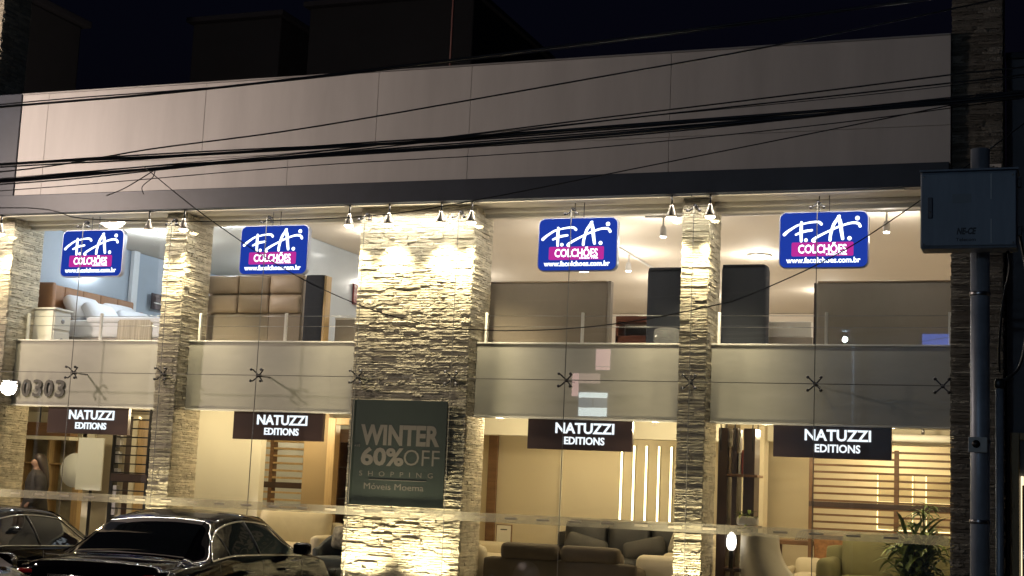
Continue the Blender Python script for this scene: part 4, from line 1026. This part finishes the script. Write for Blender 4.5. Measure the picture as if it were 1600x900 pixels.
MB().bbox(-.305, .305, -.11, .085, 0, .515, .012).build('case', cab_m, t); MB().bbox(-.31, .315, -.125, .10, .517, .53, .004).build('lid', cab_m, t)
MB().bbox(-.298, .298, -.126, -.112, .015, .50, .006).build('door', cab_m, t)
for z in ((.03, .19), (.32, .49)): MB().bbox(.140, .148, -.1295, -.1265, z[0], z[1], .001).build('door_seam', M('seam_pale', (.5, .55, .58), .4), t)
MB().bbox(-.255, -.225, -.138, -.127, .20, .34, .004).build('handle', M('handle_dark', (.03, .035, .06), .4), t); MB().lathe((-.24, -.14, .24), [(.006, 0), (.006, .004)], 10, 'y').build('lock', chrome, t)
blk = M('print_black', (.02, .025, .035), .5)
text('lettering', 'NE-CE', t, blk, -.01, -.1265, .092, w=.125, h=.040, bold=.05, depth=.001, shear=.25); text('lettering', 'Telecom', t, blk, -.015, -.1265, .045, w=.125, h=.022, bold=.02, depth=.001)
for z in (.08, .40): MB().bbox(.306, .33, -.10, -.06, z, z+.06, .003).build('hinge', dark_steel, t)
for (bx, bz) in ((-.28, .03), (-.28, .48), (.28, .03), (.28, .48)): MB().lathe((bx, -.13, bz), [(.006, 0), (.007, .004)], 8, 'y').build('bolt', steel, t)
MB().tube(spline([(.24, .03, .0), (.25, .05, -.12), (.21, .1, -.3), (.18, .16, -.6), (.18, .2, -.78)], 5), .008, 8).build('cable', black_m, t)
MB().bbox(-.10, .02, -.1285, -.1265, .30, .36, .0008).build('sticker', M('sticker_grey', (.2, .24, .28), .5), t)
for z in (.08, .42): MB().bbox(.0, .12, .086, .145, z, z+.03, .003).build('pole_clamp', steel, t)
# utility poles out of frame carrying the wires
conc = M('pole_concrete', (.30, .29, .27), .9, var=.15, bump=.3)
WY = -6.5
for (x, lab) in ((1.6, 'round concrete utility pole just right of the picture'), (-31.0, 'round concrete utility pole far left of the picture')):
    t = thing('utility_pole', lab, 'pole', (x, WY-.2, GZ))
    MB().tube([(0, 0, 0), (0, 0, 9)], [.17, .11], 16).build('shaft', conc, t); MB().bbox(-.9, .9, -.06, .06, 8.2, 8.3, .01).build('cross_arm', wood, t)
    for dx in (-.8, -.3, .3, .8): MB().lathe((dx, 0, 8.3), [(.03, 0), (.05, .05), (.03, .09), (.045, .13), (.02, .17)], 12).build('insulator', M('porcelain', (.4, .3, .25), .2), t)
    for z in (4.2, 4.7, 5.2): MB().tube([(0, 0, z), (0, .22, z)], .02, 8).build('cable_hook', steel, t)
wire_m = M('cable_black', (.008, .009, .014), .5)
def wire(label, pts, r, extra=0, dy=0.0):
    P_ = [(-31.0, WY+dy, pts[0][1]+.05)] if pts[0][0] < -8.5 else []
    if P_: P_ = [(-31, WY+dy, pts[0][1]+.9), (-20, WY+dy, pts[0][1]-.05), (-13, WY+dy, pts[0][1]-.08)]
    P_ += [(a, WY+dy, b) for a, b in pts]
    if pts[-1][0] > -1.3: 
        P_.append((1.6, WY+dy, pts[-1][1]+(pts[-1][1]-pts[-2][1])/(pts[-1][0]-pts[-2][0])*(1.6-pts[-1][0])))
    S_ = spline(P_, 6); o = MB(); o.tube(S_, r, 6)
    for k in range(extra):
        ph = random.uniform(0, 6); o.tube([p+Vector((0, .012*math.cos(i*.35+ph), .024*math.sin(i*.22+ph))) for i, p in enumerate(S_)], r*.55, 5)
    return tag(o.build('overhead_cable', wire_m), label, 'cable', 'overhead cables')
wire('thick overhead cable bundle crossing the top left of the parapet', [(-9.07, 4.97), (-7.44, 5.0), (-5.93, 5.06), (-3.32, 5.2), (-1.16, 5.33)], .011, 1)
wire('single steep overhead cable rising across the middle of the parapet', [(-9.0, 4.33), (-7.32, 4.48), (-5.78, 4.60), (-3.31, 4.88), (-1.89, 5.05), (-.28, 5.29)], .0065, 0, -.12)
wire('upper thick overhead bundle across the lower parapet', [(-9.01, 4.45), (-7.32, 4.455), (-5.77, 4.47), (-4.74, 4.485), (-3.3, 4.53), (-1.6, 4.575), (-.28, 4.62)], .013, 2, .06)
wire('lower thick overhead bundle across the lower parapet', [(-8.99, 4.26), (-7.18, 4.33), (-5.77, 4.37), (-3.29, 4.44), (-1.6, 4.52), (-.28, 4.59)], .012, 2, -.05)
wire('thin overhead cable just above the thick bundles on the right', [(-9.0, 4.31), (-5.77, 4.45), (-3.3, 4.62), (-1.6, 4.74), (-.75, 4.805), (-.28, 4.83)], .006, 0, .1)
wire('thin overhead cable between the thick bundles', [(-9.0, 4.30), (-5.77, 4.41), (-3.3, 4.57), (-1.6, 4.67), (-.28, 4.75)], .006, 1, .02)
wire('thin low overhead cable sagging along the soffit line', [(-8.97, 4.03), (-8.04, 3.91), (-6.95, 3.86), (-5.85, 3.85), (-5.04, 3.88), (-4.27, 3.98), (-3.03, 4.18), (-1.6, 4.41), (-.75, 4.55), (-.28, 4.62)], .0045, 0, -.02)
wire('thin faint cable below the lower bundle', [(-9.0, 4.20), (-6.06, 4.31), (-4.29, 4.34), (-3.29, 4.37), (-1.6, 4.47), (-.28, 4.59)], .004, 0, .04)
wire('long drooping cable hanging across the upper windows to the cabinet', [(-7.31, 4.30), (-6.67, 3.86), (-5.94, 3.43), (-5.34, 3.16), (-4.82, 3.0), (-4.27, 2.92), (-3.59, 2.92), (-2.99, 2.98), (-2.41, 3.09), (-2.13, 3.17), (-1.54, 3.44), (-.97, 3.81), (-.28, 4.33)], .0042, 0, -.25)
wire('short slack cable end hanging by the bundle at left', [(-7.80, 4.10), (-7.6, 4.17), (-7.31, 4.32)], .0045, 0, -.05)
wire('small slack cable loop hanging from the bundle at left', [(-7.42, 4.10), (-7.44, 4.17), (-7.34, 4.25), (-7.32, 4.33)], .004, 0, -.05)

# ------------------------------------------------------------------ neighbours and background
t = thing('neighbour_building', 'dark plain neighbour building at the right picture edge', 'building', (2.4, .4, GZ))
nb = M('neighbour_render', (.20, .21, .24), .85, var=.12, vscale=2)
MB().box(-3.06, 6, .0, 6, 0, 6.98).build('wall', nb, t); MB().bbox(-3.07, 6.1, -.04, .3, 6.985, 7.06, .01).build('coping', dark_frame, t)
dm = M('door_wood', (.48, .37, .20), .5, var=.2, vscale=4, stretch=(6, 6, 1))
d = MB().bbox(-3.03, -2.93, -.06, -.003, 0, 2.68, .008).build('door_jamb', dm, t); MB().bbox(-2.925, -1.4, -.06, -.003, 2.60, 2.68, .008).build('door_head', dm, t); MB().bbox(-2.87, -1.45, -.03, -.002, 0.02, 2.57, .006).build('door_leaf', dm, t); MB().tube([(-2.89, -.045, .4), (-2.89, -.045, 2.1)], .014, 8).build('door_handle_bar', chrome, t); MB().bbox(-2.915, -2.885, -.035, -.004, .9, 2.2, .003).build('lit_gap', EM('door_gap_glow', (1, .8, .5), 1.6), t)
def far_block(label, x0, x1, y, z, col, roof=None):
    t = thing('background_building', label, 'building', ((x0+x1)/2, y, GZ), group='dim buildings behind the shop')
    w = (x1-x0)/2; mat = M('far_'+str(col), (col, col*1.02, col*1.1), .9, var=.1, vscale=.6)
    MB().bbox(-w, w, 0, 8, 0, z, .05).build('wall', mat, t); MB().bbox(-w-.15, w+.15, -.2, 8.2, z+.01, z+.18, .03).build('roof_edge', M('far_edge', (.07, .07, .08), .9), t)
    for i in range(int(w*2/2.6)):
        for k in range(int((z-8)/3)):
            MB().bbox(-w+.9+i*2.6, -w+2.0+i*2.6, -.04, -.01, 8.3+k*3, 9.6+k*3, .01).build('window', M('far_window', (.01, .012, .016), .2), t)
    return t
far_block('dark building with sloping eave line rising behind the parapet at top left', -30, -22.7, 4.0, 12.66, .06)
far_block('dim low block behind the parapet, left of the antenna', -26.2, -23.0, 22, 16.2, .055)
far_block('dim wide block behind the parapet, nearer the antenna', -22.0, -16.5, 22, 16.4, .055)
t = thing('roof_antenna', 'thin roof antenna mast above the middle of the parapet', 'antenna', (-8.55, 2.4, 5.74))
MB().tube([(0, 0, 0), (0, 0, 5)], .018, 8).build('mast', M('antenna_red', (.18, .08, .07), .5), t); MB().lathe((0, 0, 0), [(.08, 0), (.08, .03), (.03, .06)], 12).build('base', steel, t)
# tank and low huts on roof
t = thing('roof_hut', 'low dark roof hut behind the left parapet', 'hut', (-12.5, 4.5, 5.74))
MB().bbox(-1.0, 1.6, 0, 2, 0, 2.4, .03).build('wall', dark_frame, t); MB().bbox(-1.1, 1.7, -.1, 2.1, 2.41, 2.5, .02).build('roof', dark_frame, t)

# ------------------------------------------------------------------ street lamps (their light rakes the parapet from the left; others mirror in the glass)
def street_lamp(label, loc, rz, h, e, col, es=40, reach=1.6, size=.25, ls=1.0):
    t = thing('street_lamp', label, 'street lamp', loc, rz, 'street lamps')
    MB().tube(spline([(0, 0, 0), (0, 0, h*.5), (0, 0, h-.3), (0, .4, h), (0, reach-.2, h+.12)], 6), .055, 10).build('post', galv, t)
    MB().rbox((0, reach, h+.11), (.14, .32, .06), .05, 6).build('head', galv, t)
    MB().rbox((0, reach, h+.04), (.11*ls, .26*ls, .015), .012, 4).build('lens', EM('street_glow_%d' % es, col, es), t)
    light('lamp_light', 'POINT', t, (0, reach, h-.16), e, col, shadow_soft_size=size)
street_lamp('street lamp left of the picture lighting the parapet', (-16.2, -6.6, GZ), R(0), 6.6, 1700, (1, .80, .68))
street_lamp('opposite street lamp mirrored in the left spandrel', (-32.15, -23.6, GZ), R(0), 4.6, 300, (1, .90, .80), 60)
street_lamp('opposite street lamp mirrored in the rightmost window', (-5.5, -23.6, GZ), R(0), 6.3, 330, (.62, .82, 1), 7, 1.6, .07, .5)
# shop across the street, mirrored in the glass
t = thing('opposite_shop', 'small lit shop across the street, behind the camera', 'building', (-13.6, -26, GZ))
MB().box(-9, 12, -6, 0, 0, 7).build('wall', nb, t)
for (x0, x1, z0, z1, mt) in ((-.45, .45, 4.20, 4.46, 'w'), (-.45, -.02, 4.48, 4.74, 'b'), (.02, .45, 4.48, 4.74, 'b'), (-.45, .45, 4.76, 4.92, 'w'), (.05, .50, 5.62, 6.25, 'p'), (-.68, -.48, 4.8, 5.5, 'p'), (-.46, .2, 5.2, 5.5, 'r')):
    pm = {'w': EM('shop_white', (.85, 1, 1), 9), 'b': EM('shop_blue', (.4, .55, .7), 2.5), 'p': EM('shop_pink', (1, .62, .60), 5), 'r': EM('shop_peach', (1, .7, .6), 2.5)}[mt]
    MB().bbox(x0, x1, .002, .06, z0, z1, .01).build('lit_window', pm, t)
MB().bbox(9.7, 10.6, .002, .06, 6.45, 6.75, .01).build('lit_sign', EM('shop_deep_blue', (.12, .25, 1), 5), t)
